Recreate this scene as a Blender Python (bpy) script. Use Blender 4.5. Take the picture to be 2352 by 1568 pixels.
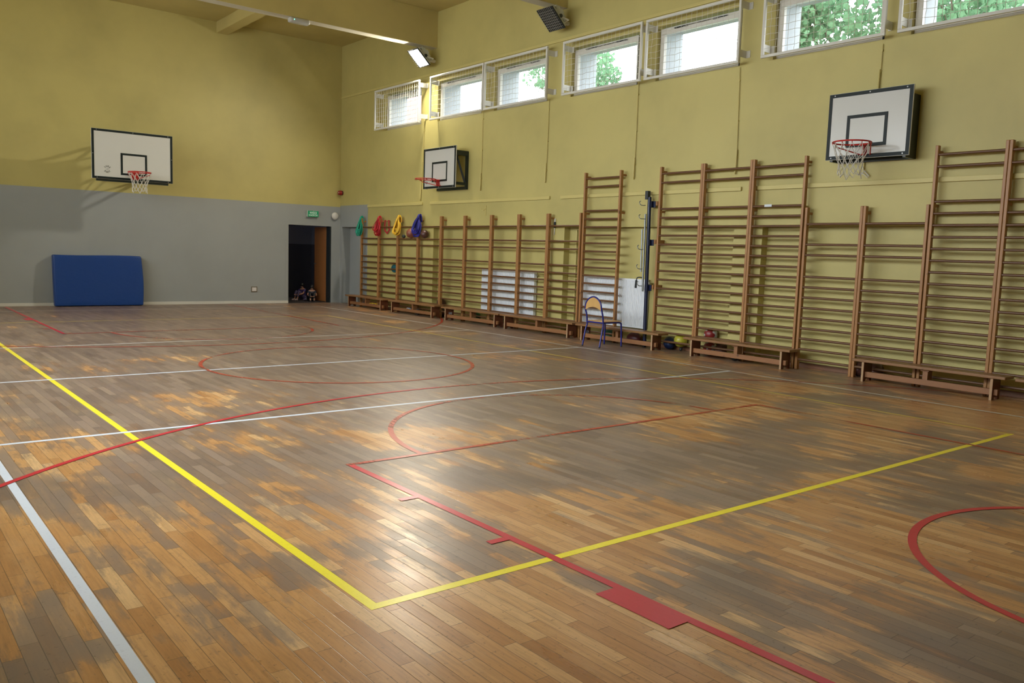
import bpy, bmesh, math, random
from mathutils import Vector, Matrix
random.seed(7)
for o in list(bpy.data.objects): bpy.data.objects.remove(o)
SC = bpy.context.scene
COL = SC.collection
PI = math.pi

# ------------------------------------------------------------------ camera
cam_d = bpy.data.cameras.new('camera')
cam_d.sensor_width = 36.0
cam_d.lens = 1910.78 / 2352 * 36.0
cam_d.clip_start = 0.05
cam_d.clip_end = 300
cam = bpy.data.objects.new('camera', cam_d)
COL.objects.link(cam)
yaw, pitch, roll = math.radians(38.95725), math.radians(-6.04255), math.radians(1.91384)
fw = Vector((math.sin(yaw) * math.cos(pitch), math.cos(yaw) * math.cos(pitch), math.sin(pitch)))
rt0 = Vector((math.cos(yaw), -math.sin(yaw), 0))
up0 = rt0.cross(fw)
rt = rt0 * math.cos(roll) + up0 * math.sin(roll)
up = -rt0 * math.sin(roll) + up0 * math.cos(roll)
M3 = Matrix((rt, up, -fw)).transposed()
cam.matrix_world = Matrix.Translation((-10.5472, -20.5765, 1.4843)) @ M3.to_4x4()
SC.camera = cam

# ------------------------------------------------------------------ world, exposure, daylight
SKY = 9.5
world = bpy.data.worlds.new('sky')
SC.world = world
world.use_nodes = True
wn = world.node_tree
wn.nodes['Background'].inputs[0].default_value = (0.93, 0.97, 1.0, 1)
wn.nodes['Background'].inputs[1].default_value = SKY
SC.view_settings.view_transform = 'Standard'
SC.view_settings.look = 'None'
SC.view_settings.gamma = 1
SC.view_settings.exposure = -0.33
SC.view_settings.use_curve_mapping = False
SC.cycles.use_denoising = True
SC.cycles.max_bounces = 10
SC.cycles.diffuse_bounces = 6
SC.cycles.glossy_bounces = 4
SC.cycles.transparent_max_bounces = 16
SC.cycles.sample_clamp_indirect = 6.0

W_FAR = [-2.29, -4.61, -6.70, -9.00, -11.05, -13.27, -15.26]   # far edge of every window, right wall
WIN_L, WZ0, WZ1 = 1.65, 4.37, 5.23
H = 6.75
XL, YN = -11.10, -21.70
WALL_T = 0.60

def area_light(name, loc, direction, sx, sy, power, color, portal=False, label=None):
    d = bpy.data.lights.new(name, 'AREA')
    d.shape = 'RECTANGLE'; d.size = sx; d.size_y = sy
    d.energy = power; d.color = color
    if portal: d.cycles.is_portal = True
    o = bpy.data.objects.new(name, d)
    COL.objects.link(o)
    o.location = loc
    o.rotation_euler = Vector(direction).to_track_quat('-Z', 'Z').to_euler()
    return o

DAY = 102.0
for y, k in zip(W_FAR, (0.22, 0.32, 0.5, 0.8, 1.05, 1.2, 0.9)):
    dl = area_light('daylight_window', (XL - 0.16, y - WIN_L / 2, 3.80), (1, 0, -0.85), 1.6, 2.5, DAY * k, (0.80, 0.90, 1.0))
    dl.data.spread = math.radians(115)
for y in W_FAR:
    yc = y - WIN_L / 2
    area_light('sky_portal', (0.64, yc, 4.80), (-1, 0, 0), WIN_L + 0.1, 0.95, 1, (1, 1, 1), portal=True)

LAMP = Vector((-0.42, -4.45, 5.70))
LAMP_W = 400.0

# ------------------------------------------------------------------ node helper and materials
def mat(name, build=None, **kw):
    m = bpy.data.materials.new(name)
    m.use_nodes = True
    nt = m.node_tree
    b = nt.nodes['Principled BSDF']
    for k, v in kw.items():
        key = {'color': 'Base Color', 'rough': 'Roughness', 'metal': 'Metallic', 'spec': 'Specular IOR Level',
               'coat': 'Coat Weight', 'coat_rough': 'Coat Roughness', 'alpha': 'Alpha', 'sub': 'Subsurface Weight',
               'emit': 'Emission Color', 'emit_s': 'Emission Strength', 'sheen': 'Sheen Weight'}[k]
        if key.endswith('Color') and len(v) == 3: v = (*v, 1)
        b.inputs[key].default_value = v
    if build: build(N(nt), b)
    return m

class N:
    """small node builder"""
    def __init__(s, nt): s.nt = nt
    def new(s, t, **props):
        n = s.nt.nodes.new(t)
        for k, v in props.items(): setattr(n, k, v)
        return n
    def put(s, n, i, v):
        if v is None: return
        if isinstance(v, bpy.types.NodeSocket): s.nt.links.new(v, n.inputs[i])
        else:
            if isinstance(v, tuple) and len(v) == 3 and n.inputs[i].type == 'RGBA': v = (*v, 1)
            n.inputs[i].default_value = v
    def coord(s, kind='Object'): return s.new('ShaderNodeTexCoord').outputs[kind]
    def m(s, op, a, b=None, c=None, clamp=False):
        n = s.new('ShaderNodeMath', operation=op, use_clamp=clamp)
        s.put(n, 0, a); s.put(n, 1, b)
        if c is not None: s.put(n, 2, c)
        return n.outputs[0]
    def sep(s, v):
        n = s.new('ShaderNodeSeparateXYZ'); s.put(n, 0, v); return n.outputs
    def comb(s, x, y, z=0.0):
        n = s.new('ShaderNodeCombineXYZ'); s.put(n, 0, x); s.put(n, 1, y); s.put(n, 2, z); return n.outputs[0]
    def scale(s, v, xyz):
        n = s.new('ShaderNodeMapping'); s.put(n, 0, v); n.inputs['Scale'].default_value = xyz; return n.outputs[0]
    def noise(s, v, sc, det=2.0, rough=0.5, dist=0.0):
        n = s.new('ShaderNodeTexNoise'); s.put(n, 'Vector', v); n.inputs['Scale'].default_value = sc
        n.inputs['Detail'].default_value = det; n.inputs['Roughness'].default_value = rough
        n.inputs['Distortion'].default_value = dist
        return n.outputs['Fac']
    def white(s, v, dim='2D'):
        n = s.new('ShaderNodeTexWhiteNoise', noise_dimensions=dim)
        if dim == '1D': s.put(n, 'W', v)
        else: s.put(n, 'Vector', v)
        return n.outputs['Value']
    def ramp(s, f, stops):
        n = s.new('ShaderNodeValToRGB'); s.put(n, 0, f)
        el = n.color_ramp.elements
        while len(el) < len(stops): el.new(0.5)
        for e, (p, c) in zip(el, stops):
            e.position = p
            e.color = (c, c, c, 1) if not isinstance(c, tuple) else (*c, 1)
        return n.outputs[0]
    def mix(s, f, a, b, blend='MIX'):
        n = s.new('ShaderNodeMix', data_type='RGBA', blend_type=blend)
        s.put(n, 0, f); s.put(n, 6, a); s.put(n, 7, b)
        return n.outputs[2]
    def bump(s, h, strength, dist=0.01):
        n = s.new('ShaderNodeBump'); s.put(n, 'Height', h)
        n.inputs['Strength'].default_value = strength; n.inputs['Distance'].default_value = dist
        return n.outputs[0]

# --- parquet
def b_floor(n, b):
    x, y, z = n.sep(n.coord())[:3]
    PW, PL = 0.066, 0.52
    xr = n.m('DIVIDE', x, PW)
    row = n.m('FLOOR', xr)
    rr = n.white(row, '1D')
    yu = n.m('ADD', n.m('DIVIDE', y, PL), n.m('MULTIPLY', rr, 17.3))
    cell = n.m('FLOOR', yu)
    cid = n.comb(row, cell)
    r1 = n.white(cid)
    r2 = n.white(n.comb(n.m('ADD', row, 41.7), n.m('ADD', cell, 13.1)))
    fx = n.m('FRACT', xr); fy = n.m('FRACT', yu)
    ex = n.m('MINIMUM', fx, n.m('SUBTRACT', 1.0, fx))
    ey = n.m('MINIMUM', fy, n.m('SUBTRACT', 1.0, fy))
    gx = n.m('SUBTRACT', 1.0, n.m('MULTIPLY', ex, PW / 0.0020), clamp=True)
    gy = n.m('SUBTRACT', 1.0, n.m('MULTIPLY', ey, PL / 0.0020), clamp=True)
    gap = n.m('MAXIMUM', gx, gy)
    co = n.coord()
    base = n.ramp(r1, [(0.0, (0.38, 0.165, 0.052)), (0.2, (0.47, 0.225, 0.078)), (0.55, (0.53, 0.265, 0.095)), (0.85, (0.59, 0.32, 0.125)), (1.0, (0.69, 0.43, 0.20))])
    grain = n.noise(n.scale(co, (70, 4, 1)), 1.0, 4, 0.65)
    base = n.mix(n.m('MULTIPLY', n.m('SUBTRACT', grain, 0.42), 1.4, clamp=True), base, (0.16, 0.075, 0.032))
    blot = n.noise(n.scale(co, (9, 2.2, 1)), 1.0, 5, 0.7)
    base = n.mix(n.m('MULTIPLY', n.m('SUBTRACT', blot, 0.50), 1.6, clamp=True), base, (0.60, 0.37, 0.18))
    # grime ground into the worn varnish, in large patches ragged along the boards
    cx = n.m('ABSOLUTE', n.m('ADD', x, 5.6)); mid = n.m('SUBTRACT', 1.0, n.m('DIVIDE', cx, 5.2), clamp=True)
    far = n.m('DIVIDE', n.m('ADD', y, 14.5), 5.0, clamp=True)
    near = n.m('DIVIDE', n.m('SUBTRACT', -14.6, y), 4.0, clamp=True)
    w1 = n.noise(co, 0.75, 3, 0.55)
    w2 = n.noise(n.scale(co, (11, 1.8, 1)), 1.0, 5, 0.72)
    w3 = n.noise(n.scale(co, (2.6, 0.9, 1)), 1.0, 4, 0.6)
    s = n.m('ADD', n.m('MULTIPLY', w1, 1.05), n.m('ADD', n.m('MULTIPLY', w2, 0.55), n.m('MULTIPLY', w3, 0.6)))
    s = n.m('ADD', s, n.m('ADD', n.m('MULTIPLY', n.m('SUBTRACT', r2, 0.5), 0.16), n.m('SUBTRACT', n.m('ADD', n.m('MULTIPLY', far, 0.13), n.m('MULTIPLY', mid, 0.16)), n.m('MULTIPLY', near, 0.17))))
    wear = n.ramp(n.m('SUBTRACT', s, 0.62), [(0.42, 0.0), (0.50, 0.75), (0.62, 1.0)])
    gcol = n.ramp(r2, [(0.0, (0.105, 0.082, 0.073)), (0.6, (0.155, 0.122, 0.105)), (1.0, (0.225, 0.17, 0.135))])
    gcol = n.mix(n.m('MULTIPLY', n.m('SUBTRACT', w2, 0.5), 1.4, clamp=True), gcol, (0.34, 0.215, 0.125))
    col = n.mix(n.m('MULTIPLY', wear, 0.86), base, gcol)
    # dark speckles and scuffs
    sp = n.noise(co, 34, 3, 0.75)
    spk = n.ramp(sp, [(0.60, 0.0), (0.70, 0.9)])
    col = n.mix(n.m('MULTIPLY', spk, 0.55), col, (0.045, 0.03, 0.022))
    col = n.mix(n.m('MULTIPLY', gap, 0.85), col, (0.035, 0.022, 0.015))
    n.put(b, 'Base Color', col)
    rg = n.m('ADD', n.m('MULTIPLY', n.noise(n.scale(co, (5, 1.2, 1)), 1.0, 4, 0.6), 0.20), n.m('ADD', 0.20, n.m('MULTIPLY', wear, 0.06)))
    n.put(b, 'Roughness', rg)
    hgt = n.m('ADD', n.m('MULTIPLY', gap, -0.45), n.m('ADD', n.m('MULTIPLY', n.noise(n.scale(co, (30, 5, 1)), 1.0, 3), 0.22), n.m('MULTIPLY', r1, 0.12)))
    n.put(b, 'Normal', n.bump(hgt, 0.35, 0.0016))
M_floor = mat('worn_parquet', b_floor, spec=0.55)

def paint_line(name, color, wear, rough=0.3):
    def f(n, b):
        co = n.coord()
        a = n.noise(n.scale(co, (26, 4, 1)), 1.0, 5, 0.75)
        a2 = n.noise(co, 0.9, 3, 0.6)
        t = n.m('ADD', n.m('MULTIPLY', a, 0.7), n.m('MULTIPLY', a2, 0.7))
        lo = 0.50 + 0.62 * (1 - wear)
        al = n.ramp(t, [(min(lo, 0.97), 1.0), (min(lo + 0.10, 0.99), 0.06 if wear > 0 else 1.0)])
        n.put(b, 'Alpha', al)
        n.put(b, 'Base Color', n.mix(n.m('MULTIPLY', n.m('SUBTRACT', n.noise(co, 40, 4, 0.8), 0.55), 2.2, clamp=True), color, tuple(c * 0.55 for c in color)))
        n.put(b, 'Normal', n.bump(n.noise(n.scale(co, (40, 6, 1)), 1.0, 3), 0.25, 0.0015))
    return mat(name, f, rough=rough)
M_yel = paint_line('yellow_court_paint', (0.86, 0.72, 0.03), 0.15)
M_yel_w = paint_line('yellow_court_paint_worn', (0.62, 0.46, 0.06), 0.38)
M_wht = paint_line('white_court_paint', (0.66, 0.70, 0.76), 0.1)
M_wht_w = paint_line('white_court_paint_worn', (0.60, 0.58, 0.55), 0.22)
M_red = paint_line('red_court_paint', (0.50, 0.011, 0.032), 0.18)
M_red_w = paint_line('red_court_paint_worn', (0.42, 0.045, 0.02), 0.66)

def b_wall(color, amount=0.10, zlight=False):
    def f(n, b):
        co = n.coord()
        a = n.noise(co, 0.7, 4, 0.6)
        c2 = tuple(c * (1 - amount * 2.2) for c in color)
        col = n.mix(n.m('MULTIPLY', n.m('SUBTRACT', a, 0.40), 2.4, clamp=True), color, c2)
        d = n.noise(co, 9, 4, 0.7)
        col = n.mix(n.m('MULTIPLY', n.m('SUBTRACT', d, 0.66), 3.0, clamp=True), col, tuple(c * 0.78 for c in color))
        n.put(b, 'Base Color', col)
        n.put(b, 'Normal', n.bump(n.m('ADD', n.noise(co, 2.2, 2), n.m('MULTIPLY', n.noise(co, 60, 3), 0.15)), 0.25, 0.012))
    return f
YEL = (0.50, 0.43, 0.150)
M_yellow = mat('yellow_wall_paint', b_wall(YEL), rough=0.55)
M_ceil = mat('yellow_ceiling_paint', b_wall((0.52, 0.43, 0.16)), rough=0.7)
M_grey = mat('grey_wall_paint', b_wall((0.31, 0.325, 0.315), 0.05), rough=0.5)
M_patch = mat('darker_grey_touch_up_paint', b_wall((0.31, 0.32, 0.31), 0.04), rough=0.5)
M_soffit = mat('pale_soffit_paint', b_wall((0.56, 0.52, 0.40), 0.04), rough=0.6)
M_reveal = mat('pale_render', b_wall((0.40, 0.43, 0.46), 0.05), rough=0.8)
M_pvc = mat('white_plastic_frame', color=(0.66, 0.64, 0.58), rough=0.35)
M_cage = mat('white_enamelled_steel', color=(0.62, 0.61, 0.55), rough=0.4)
M_cord = mat('white_net_cord', color=(0.62, 0.60, 0.52), rough=0.8)
M_duct = mat('painted_cable_duct', color=(0.54, 0.46, 0.165), rough=0.5)
M_black = mat('black_metal', color=(0.015, 0.02, 0.022), rough=0.45)
M_rad = mat('white_radiator_enamel', color=(0.74, 0.77, 0.80), rough=0.35)
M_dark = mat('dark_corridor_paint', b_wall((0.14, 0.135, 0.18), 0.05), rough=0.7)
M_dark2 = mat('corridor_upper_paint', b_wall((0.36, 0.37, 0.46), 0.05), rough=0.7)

def wood(name, light, dark, axis='z', rough=0.45, sc=1.0):
    def f(n, b):
        co = n.coord()
        s = {'z': (26, 26, 1.6), 'y': (26, 1.6, 26), 'x': (1.6, 26, 26)}[axis]
        s = tuple(v * sc for v in s)
        a = n.noise(n.scale(co, s), 1.0, 5, 0.65, 0.4)
        kn = n.noise(co, 7.0, 2, 0.5)
        col = n.mix(a, light, dark)
        col = n.mix(n.ramp(kn, [(0.70, 0.0), (0.76, 0.8)]), col, tuple(c * 0.35 for c in dark))
        n.put(b, 'Base Color', col)
        n.put(b, 'Normal', n.bump(a, 0.15, 0.002))
    return mat(name, f, rough=rough)
M_post = wood('varnished_pine_post', (0.40, 0.195, 0.060), (0.26, 0.112, 0.032))
M_rung = wood('dark_varnished_rung', (0.145, 0.064, 0.022), (0.085, 0.034, 0.012), 'y', 0.38)
M_bseat = wood('varnished_bench_plank', (0.30, 0.155, 0.060), (0.18, 0.082, 0.028), 'y', 0.4)
M_bleg = wood('reddish_bench_panel', (0.17, 0.056, 0.022), (0.11, 0.032, 0.012), 'z', 0.45)
M_bbeam = wood('bench_beam_pine', (0.32, 0.145, 0.055), (0.20, 0.082, 0.028), 'y', 0.5)
M_bend = mat('worn_bare_wood_end', color=(0.42, 0.27, 0.15), rough=0.8)
M_ply = wood('chair_plywood', (0.62, 0.38, 0.13), (0.50, 0.29, 0.09), 'z', 0.4, 0.7)
M_door = wood('orange_brown_door', (0.40, 0.155, 0.045), (0.32, 0.115, 0.033), 'z', 0.5, 0.5)
M_blue_t = mat('dark_blue_tube', color=(0.010, 0.014, 0.19), rough=0.3)
M_navy = mat('navy_post_paint', color=(0.007, 0.012, 0.045), rough=0.35)
M_chrome = mat('galvanised_steel', color=(0.24, 0.26, 0.26), metal=0.7, rough=0.4)

def b_mat(n, b):
    co = n.coord()
    n.put(b, 'Normal', n.bump(n.m('ADD', n.noise(n.scale(co, (3, 3, 5)), 1.0, 3, 0.5), n.m('MULTIPLY', n.noise(co, 160, 2), 0.05)), 0.6, 0.02))
M_mat = mat('blue_vinyl', b_mat, color=(0.005, 0.045, 0.215), rough=0.38)
M_board = mat('white_glossy_board', color=(0.58, 0.58, 0.54), rough=0.16, spec=0.22)
M_bline = mat('black_board_line', color=(0.010, 0.016, 0.016), rough=0.5, spec=0.25)
M_bsteel = mat('dark_green_black_steel', color=(0.010, 0.018, 0.016), rough=0.4)
M_rim = mat('red_enamelled_rim', color=(0.48, 0.022, 0.018), rough=0.35)
M_net = mat('white_hoop_net', color=(0.60, 0.58, 0.52), rough=0.8)
M_bolt = mat('bolt_head', color=(0.4, 0.4, 0.4), metal=0.7, rough=0.4)

def b_glass(n, b):
    nt = n.nt
    out = nt.nodes['Material Output']
    tr = n.new('ShaderNodeBsdfTransparent'); gl = n.new('ShaderNodeBsdfGlossy'); gl.inputs['Roughness'].default_value = 0.02
    mx = n.new('ShaderNodeMixShader'); mx.inputs[0].default_value = 0.06
    nt.links.new(tr.outputs[0], mx.inputs[1]); nt.links.new(gl.outputs[0], mx.inputs[2])
    nt.links.new(mx.outputs[0], out.inputs[0])
M_glass = mat('window_glass', b_glass)

# ------------------------------------------------------------------ mesh helpers
def BM(): return bmesh.new()
def box(bm, x0, x1, y0, y1, z0, z1, bev=0.0, mtx=None, seg=2):
    sx, sy, sz = abs(x1 - x0), abs(y1 - y0), abs(z1 - z0)
    m = Matrix.Translation(((x0 + x1) / 2, (y0 + y1) / 2, (z0 + z1) / 2)) @ Matrix.Diagonal((sx, sy, sz, 1))
    if mtx is not None: m = mtx @ m
    r = bmesh.ops.create_cube(bm, size=1.0, matrix=m)
    if bev > 0:
        es = {e for v in r['verts'] for e in v.link_edges}
        bmesh.ops.bevel(bm, geom=list(es), offset=bev, segments=seg, profile=0.5, affect='EDGES')
    return bm
def basis(d):
    d = Vector(d).normalized()
    a = Vector((0, 0, 1)) if abs(d.z) < 0.9 else Vector((1, 0, 0))
    u = d.cross(a).normalized()
    return u, d.cross(u).normalized()
def tube(bm, pts, r, n=8, closed=False, caps=True, rs=None):
    pts = [Vector(p) for p in pts]
    k = len(pts); rings = []
    pu = None
    for i, p in enumerate(pts):
        if closed: d = pts[(i + 1) % k] - pts[i - 1]
        else: d = pts[min(i + 1, k - 1)] - pts[max(i - 1, 0)]
        d.normalize()
        if pu is None: u, v = basis(d)
        else:
            u = (pu - d * pu.dot(d)).normalized(); v = d.cross(u)
        pu = u
        rad = rs[i] if rs else r
        rings.append([bm.verts.new(p + (u * math.cos(2 * PI * j / n) + v * math.sin(2 * PI * j / n)) * rad) for j in range(n)])
    for i in range(k if closed else k - 1):
        a, b = rings[i], rings[(i + 1) % k]
        for j in range(n):
            try: bm.faces.new((a[j], a[(j + 1) % n], b[(j + 1) % n], b[j]))
            except ValueError: pass
    if caps and not closed:
        bm.faces.new(rings[0][::-1]); bm.faces.new(rings[-1])
    return bm
def cyl(bm, p0, p1, r, n=16, r1=None):
    return tube(bm, [p0, p1], r, n, rs=[r, r if r1 is None else r1])
def ribbon(bm, pts, widths, normal_hint=(1, 0, 0), th=0.004):
    """flat strip following pts with a thickness"""
    pts = [Vector(p) for p in pts]; A = []; B = []; Cc = []; D = []
    for i, p in enumerate(pts):
        d = (pts[min(i + 1, len(pts) - 1)] - pts[max(i - 1, 0)]).normalized()
        w = widths[i] if isinstance(widths, (list, tuple)) else widths
        h = Vector(normal_hint); h = (h - d * h.dot(d))
        if h.length < 1e-4: h = basis(d)[0]
        h.normalize(); s = d.cross(h).normalized()
        A.append(bm.verts.new(p + s * w / 2 + h * th)); B.append(bm.verts.new(p - s * w / 2 + h * th))
        Cc.append(bm.verts.new(p - s * w / 2 - h * th)); D.append(bm.verts.new(p + s * w / 2 - h * th))
    for i in range(len(pts) - 1):
        for P, Q in ((A, B), (B, Cc), (Cc, D), (D, A)):
            bm.faces.new((P[i], P[i + 1], Q[i + 1], Q[i]))
    bm.faces.new((A[0], B[0], Cc[0], D[0])); bm.faces.new((D[-1], Cc[-1], B[-1], A[-1]))
def prism(bm, pts, d):
    """extrude a planar polygon by vector d"""
    vs = [bm.verts.new(p) for p in pts]; ws = [bm.verts.new(Vector(p) + Vector(d)) for p in pts]
    bm.faces.new(vs[::-1]); bm.faces.new(ws)
    k = len(vs)
    for i in range(k): bm.faces.new((vs[i], vs[(i + 1) % k], ws[(i + 1) % k], ws[i]))
def frame_yz(bm, x0, x1, y0, y1, z0, z1, w, bev=0.0):
    """rectangular frame in the y-z plane"""
    y0, y1 = min(y0, y1), max(y0, y1)
    box(bm, x0, x1, y0, y1, z1 - w, z1, bev); box(bm, x0, x1, y0, y1, z0, z0 + w, bev)
    box(bm, x0, x1, y0, y0 + w, z0 + w, z1 - w, bev); box(bm, x0, x1, y1 - w, y1, z0 + w, z1 - w, bev)
def frame_xz(bm, y0, y1, x0, x1, z0, z1, w, bev=0.0):
    x0, x1 = min(x0, x1), max(x0, x1)
    box(bm, x0, x1, y0, y1, z1 - w, z1, bev); box(bm, x0, x1, y0, y1, z0, z0 + w, bev)
    box(bm, x0, x0 + w, y0, y1, z0 + w, z1 - w, bev); box(bm, x1 - w, x1, y0, y1, z0 + w, z1 - w, bev)

def obj(name, bm, material, parent=None, smooth=False, label=None):
    if isinstance(bm, bmesh.types.BMesh):
        bmesh.ops.recalc_face_normals(bm, faces=bm.faces)
        me = bpy.data.meshes.new(name); bm.to_mesh(me); bm.free()
    else: me = bm
    if material is not None and len(me.materials) == 0:
        for mm in (material if isinstance(material, list) else [material]): me.materials.append(mm)
    if smooth:
        me.polygons.foreach_set('use_smooth', [True] * len(me.polygons))
        try: me.set_sharp_from_angle(angle=math.radians(38))
        except Exception: pass
    o = bpy.data.objects.new(name, me); COL.objects.link(o)
    if parent is not None:
        o.parent = parent
        wl = parent.get('_w')
        base = Vector(wl) if wl is not None else Vector((0, 0, 0))
        o.location = -base if parent.type == 'EMPTY' else Vector((0, 0, 0))
    if label: o['label'] = label
    return o
def thing(name, label, cat, loc=(0, 0, 0), group=None):
    """Empty at the base; parts are built in world coordinates and moved back by the base"""
    o = bpy.data.objects.new(name, None); COL.objects.link(o)
    o.empty_display_size = 0.1
    o.location = loc; o['_w'] = list(loc); o['label'] = label; o['category'] = cat
    if group: o['group'] = group
    return o
def tag(o, label, cat, group=None):
    o['label'] = label; o['category'] = cat
    if group: o['group'] = group
    return o
def struct(name, bm, m, parent=None, smooth=False):
    o = obj(name, bm, m, parent, smooth)
    if parent is None: o['kind'] = 'structure'
    return o
def subpart(name, bm, m, parent, smooth=False, label=None):
    o = obj(name, bm, m, None, smooth, label); o.parent = parent
    return o
def text_mesh(s, size, depth=0.001, align='CENTER'):
    cu = bpy.data.curves.new('t', 'FONT'); cu.body = s; cu.size = size; cu.extrude = depth; cu.align_x = align; cu.align_y = 'CENTER'
    t = bpy.data.objects.new('t', cu); COL.objects.link(t)
    bpy.context.view_layer.update()
    me = bpy.data.meshes.new_from_object(t.evaluated_get(bpy.context.evaluated_depsgraph_get()))
    bpy.data.objects.remove(t)
    return me
def smooth_path(pts, n=6):
    pts = [Vector(p) for p in pts]; out = []
    for i_ in range(len(pts) - 1):
        p0 = pts[max(i_ - 1, 0)]; p1 = pts[i_]; p2 = pts[i_ + 1]; p3 = pts[min(i_ + 2, len(pts) - 1)]
        for k_ in range(n):
            u = k_ / n
            out.append(0.5 * ((2 * p1) + (p2 - p0) * u + (2 * p0 - 5 * p1 + 4 * p2 - p3) * u * u + (3 * p1 - p0 - 3 * p2 + p3) * u ** 3))
    out.append(pts[-1]); return out
def add_mesh(bm, me, mtx):
    k = len(bm.verts); bm.from_mesh(me); bm.verts.ensure_lookup_table()
    for v in bm.verts[k:]: v.co = mtx @ v.co

# ------------------------------------------------------------------ room shell
bm = BM(); bmesh.ops.create_grid(bm, x_segments=1, y_segments=1, size=0.5, matrix=Matrix.Identity(4))
for v in bm.verts:
    v.co.x = (v.co.x + 0.5) * (0.26 - XL) + XL; v.co.y = (v.co.y + 0.5) * (0.0 - YN) + YN
box(bm, XL, 0.14, YN, 0.0, -0.12, -0.02)
floor = struct('floor', bm, M_floor)

Y, XC = 1, -5.505
def strip(parent, name, m, pts, w, z):
    """painted line along a list of floor points"""
    b_ = BM(); L = []; R_ = []
    z = z + 0.00004 * ZK[0]; ZK[0] += 1
    P = [Vector((p[0], p[1], z)) for p in pts]
    for i, p in enumerate(P):
        a = P[max(i - 1, 0)]; c = P[min(i + 1, len(P) - 1)]
        d = (c - a).normalized(); s = Vector((-d.y, d.x, 0))
        L.append(b_.verts.new(p + s * w / 2)); R_.append(b_.verts.new(p - s * w / 2))
    for i in range(len(P) - 1): b_.faces.new((L[i], R_[i], R_[i + 1], L[i + 1]))
    return obj(name, b_, m, parent)
def arc(cx, cy, r, a0, a1, n=72):
    return [(cx + r * math.cos(math.radians(a0 + (a1 - a0) * i / n)), cy + r * math.sin(math.radians(a0 + (a1 - a0) * i / n))) for i in range(n + 1)]
zr, zw, zy = 0.0022, 0.0006, 0.0008
ZK = [0]
YLx, YRx, YNy, YFy = -8.87, -2.312, -17.645, -3.957
WRx, WLx, WFy, WNy = -1.226, -9.797, -1.395, -20.2
strip(floor, 'yellow_line', M_yel, [(YLx, YFy), (YLx, YNy + 0.0)], 0.05, zy)
strip(floor, 'yellow_line', M_yel, [(YLx - 0.025, YNy), (YRx + 0.025, YNy)], 0.05, zy)
strip(floor, 'yellow_line', M_yel_w, [(YRx, YNy), (YRx, YFy)], 0.045, zy)
strip(floor, 'yellow_line', M_yel_w, [(YLx, YFy), (YRx, YFy)], 0.045, zy)
strip(floor, 'white_line', M_wht, [(WLx, WFy), (WLx, WNy)], 0.048, zw)
strip(floor, 'white_line', M_wht_w, [(WRx, WFy), (WRx, WNy)], 0.048, zw)
strip(floor, 'white_line', M_wht_w, [(WLx, WFy), (WRx, WFy)], 0.045, zw)
for yy, mm in ((-7.758, M_wht_w), (-10.795, M_wht), (-13.758, M_wht)):
    strip(floor, 'white_line', mm, [(WLx, yy), (WRx, yy)], 0.05, zw)
KL, KR = -7.868, -3.143
strip(floor, 'red_line', M_red, [(KL, -15.55), (KL, -21.1)], 0.048, zr)
strip(floor, 'red_line', M_red_w, [(KR, -15.55), (KR, -21.1)], 0.045, zr)
strip(floor, 'red_line', M_red_w, [(KL - 0.024, -15.533), (KR, -15.533)], 0.045, zr)
strip(floor, 'red_line', M_red_w, arc(-5.56, -15.55, 1.72, 0, 180), 0.045, zr)
strip(floor, 'red_line', M_red, arc(-5.52, -19.62, 1.2, 0, 180), 0.045, zr)
strip(floor, 'red_line', M_red_w, arc(-5.52, -10.83, 1.715, 0, 360, 120), 0.045, zr)
strip(floor, 'red_line', M_red_w, arc(-5.50, -19.22, 6.13, 20, 90), 0.045, zr)
strip(floor, 'red_line', M_red, arc(-5.50, -19.22, 6.13, 90, 160), 0.045, zr)
strip(floor, 'red_line', M_red_w, arc(-5.60, -2.35, 6.12, 200, 340), 0.045, zr)
strip(floor, 'red_line', M_red, [(KL, -0.2), (KL, -6.12)], 0.05, zr)
strip(floor, 'red_line', M_red_w, [(KR, -0.2), (KR, -6.12)], 0.045, zr)
strip(floor, 'red_line', M_red_w, [(KL, -6.12), (KR, -6.12)], 0.045, zr)
strip(floor, 'red_line', M_red_w, arc(-5.52, -6.12, 1.66, 180, 360), 0.045, zr)
for ys in (-16.42, -17.30):
    strip(floor, 'red_lane_mark', M_red, [(KL - 0.14, ys), (KL, ys)], 0.05, zr)
    strip(floor, 'red_lane_mark', M_red, [(KL - 0.14, -21.65 - ys), (KL, -21.65 - ys)], 0.05, zr)
strip(floor, 'red_lane_mark', M_red, [(KL - 0.07, -18.08), (KL - 0.07, -18.50)], 0.14, zr)
strip(floor, 'red_lane_mark', M_red, [(KL - 0.06, -3.14), (KL - 0.06, -3.55)], 0.13, zr)

# right wall: pilasters, niches up to 2 m, band of windows above
bm = BM()
PIL = [(-4.06, -4.56), (-8.48, -8.98), (-12.78, -13.28), (-17.08, -17.58)]
NZ = 2.0
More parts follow.
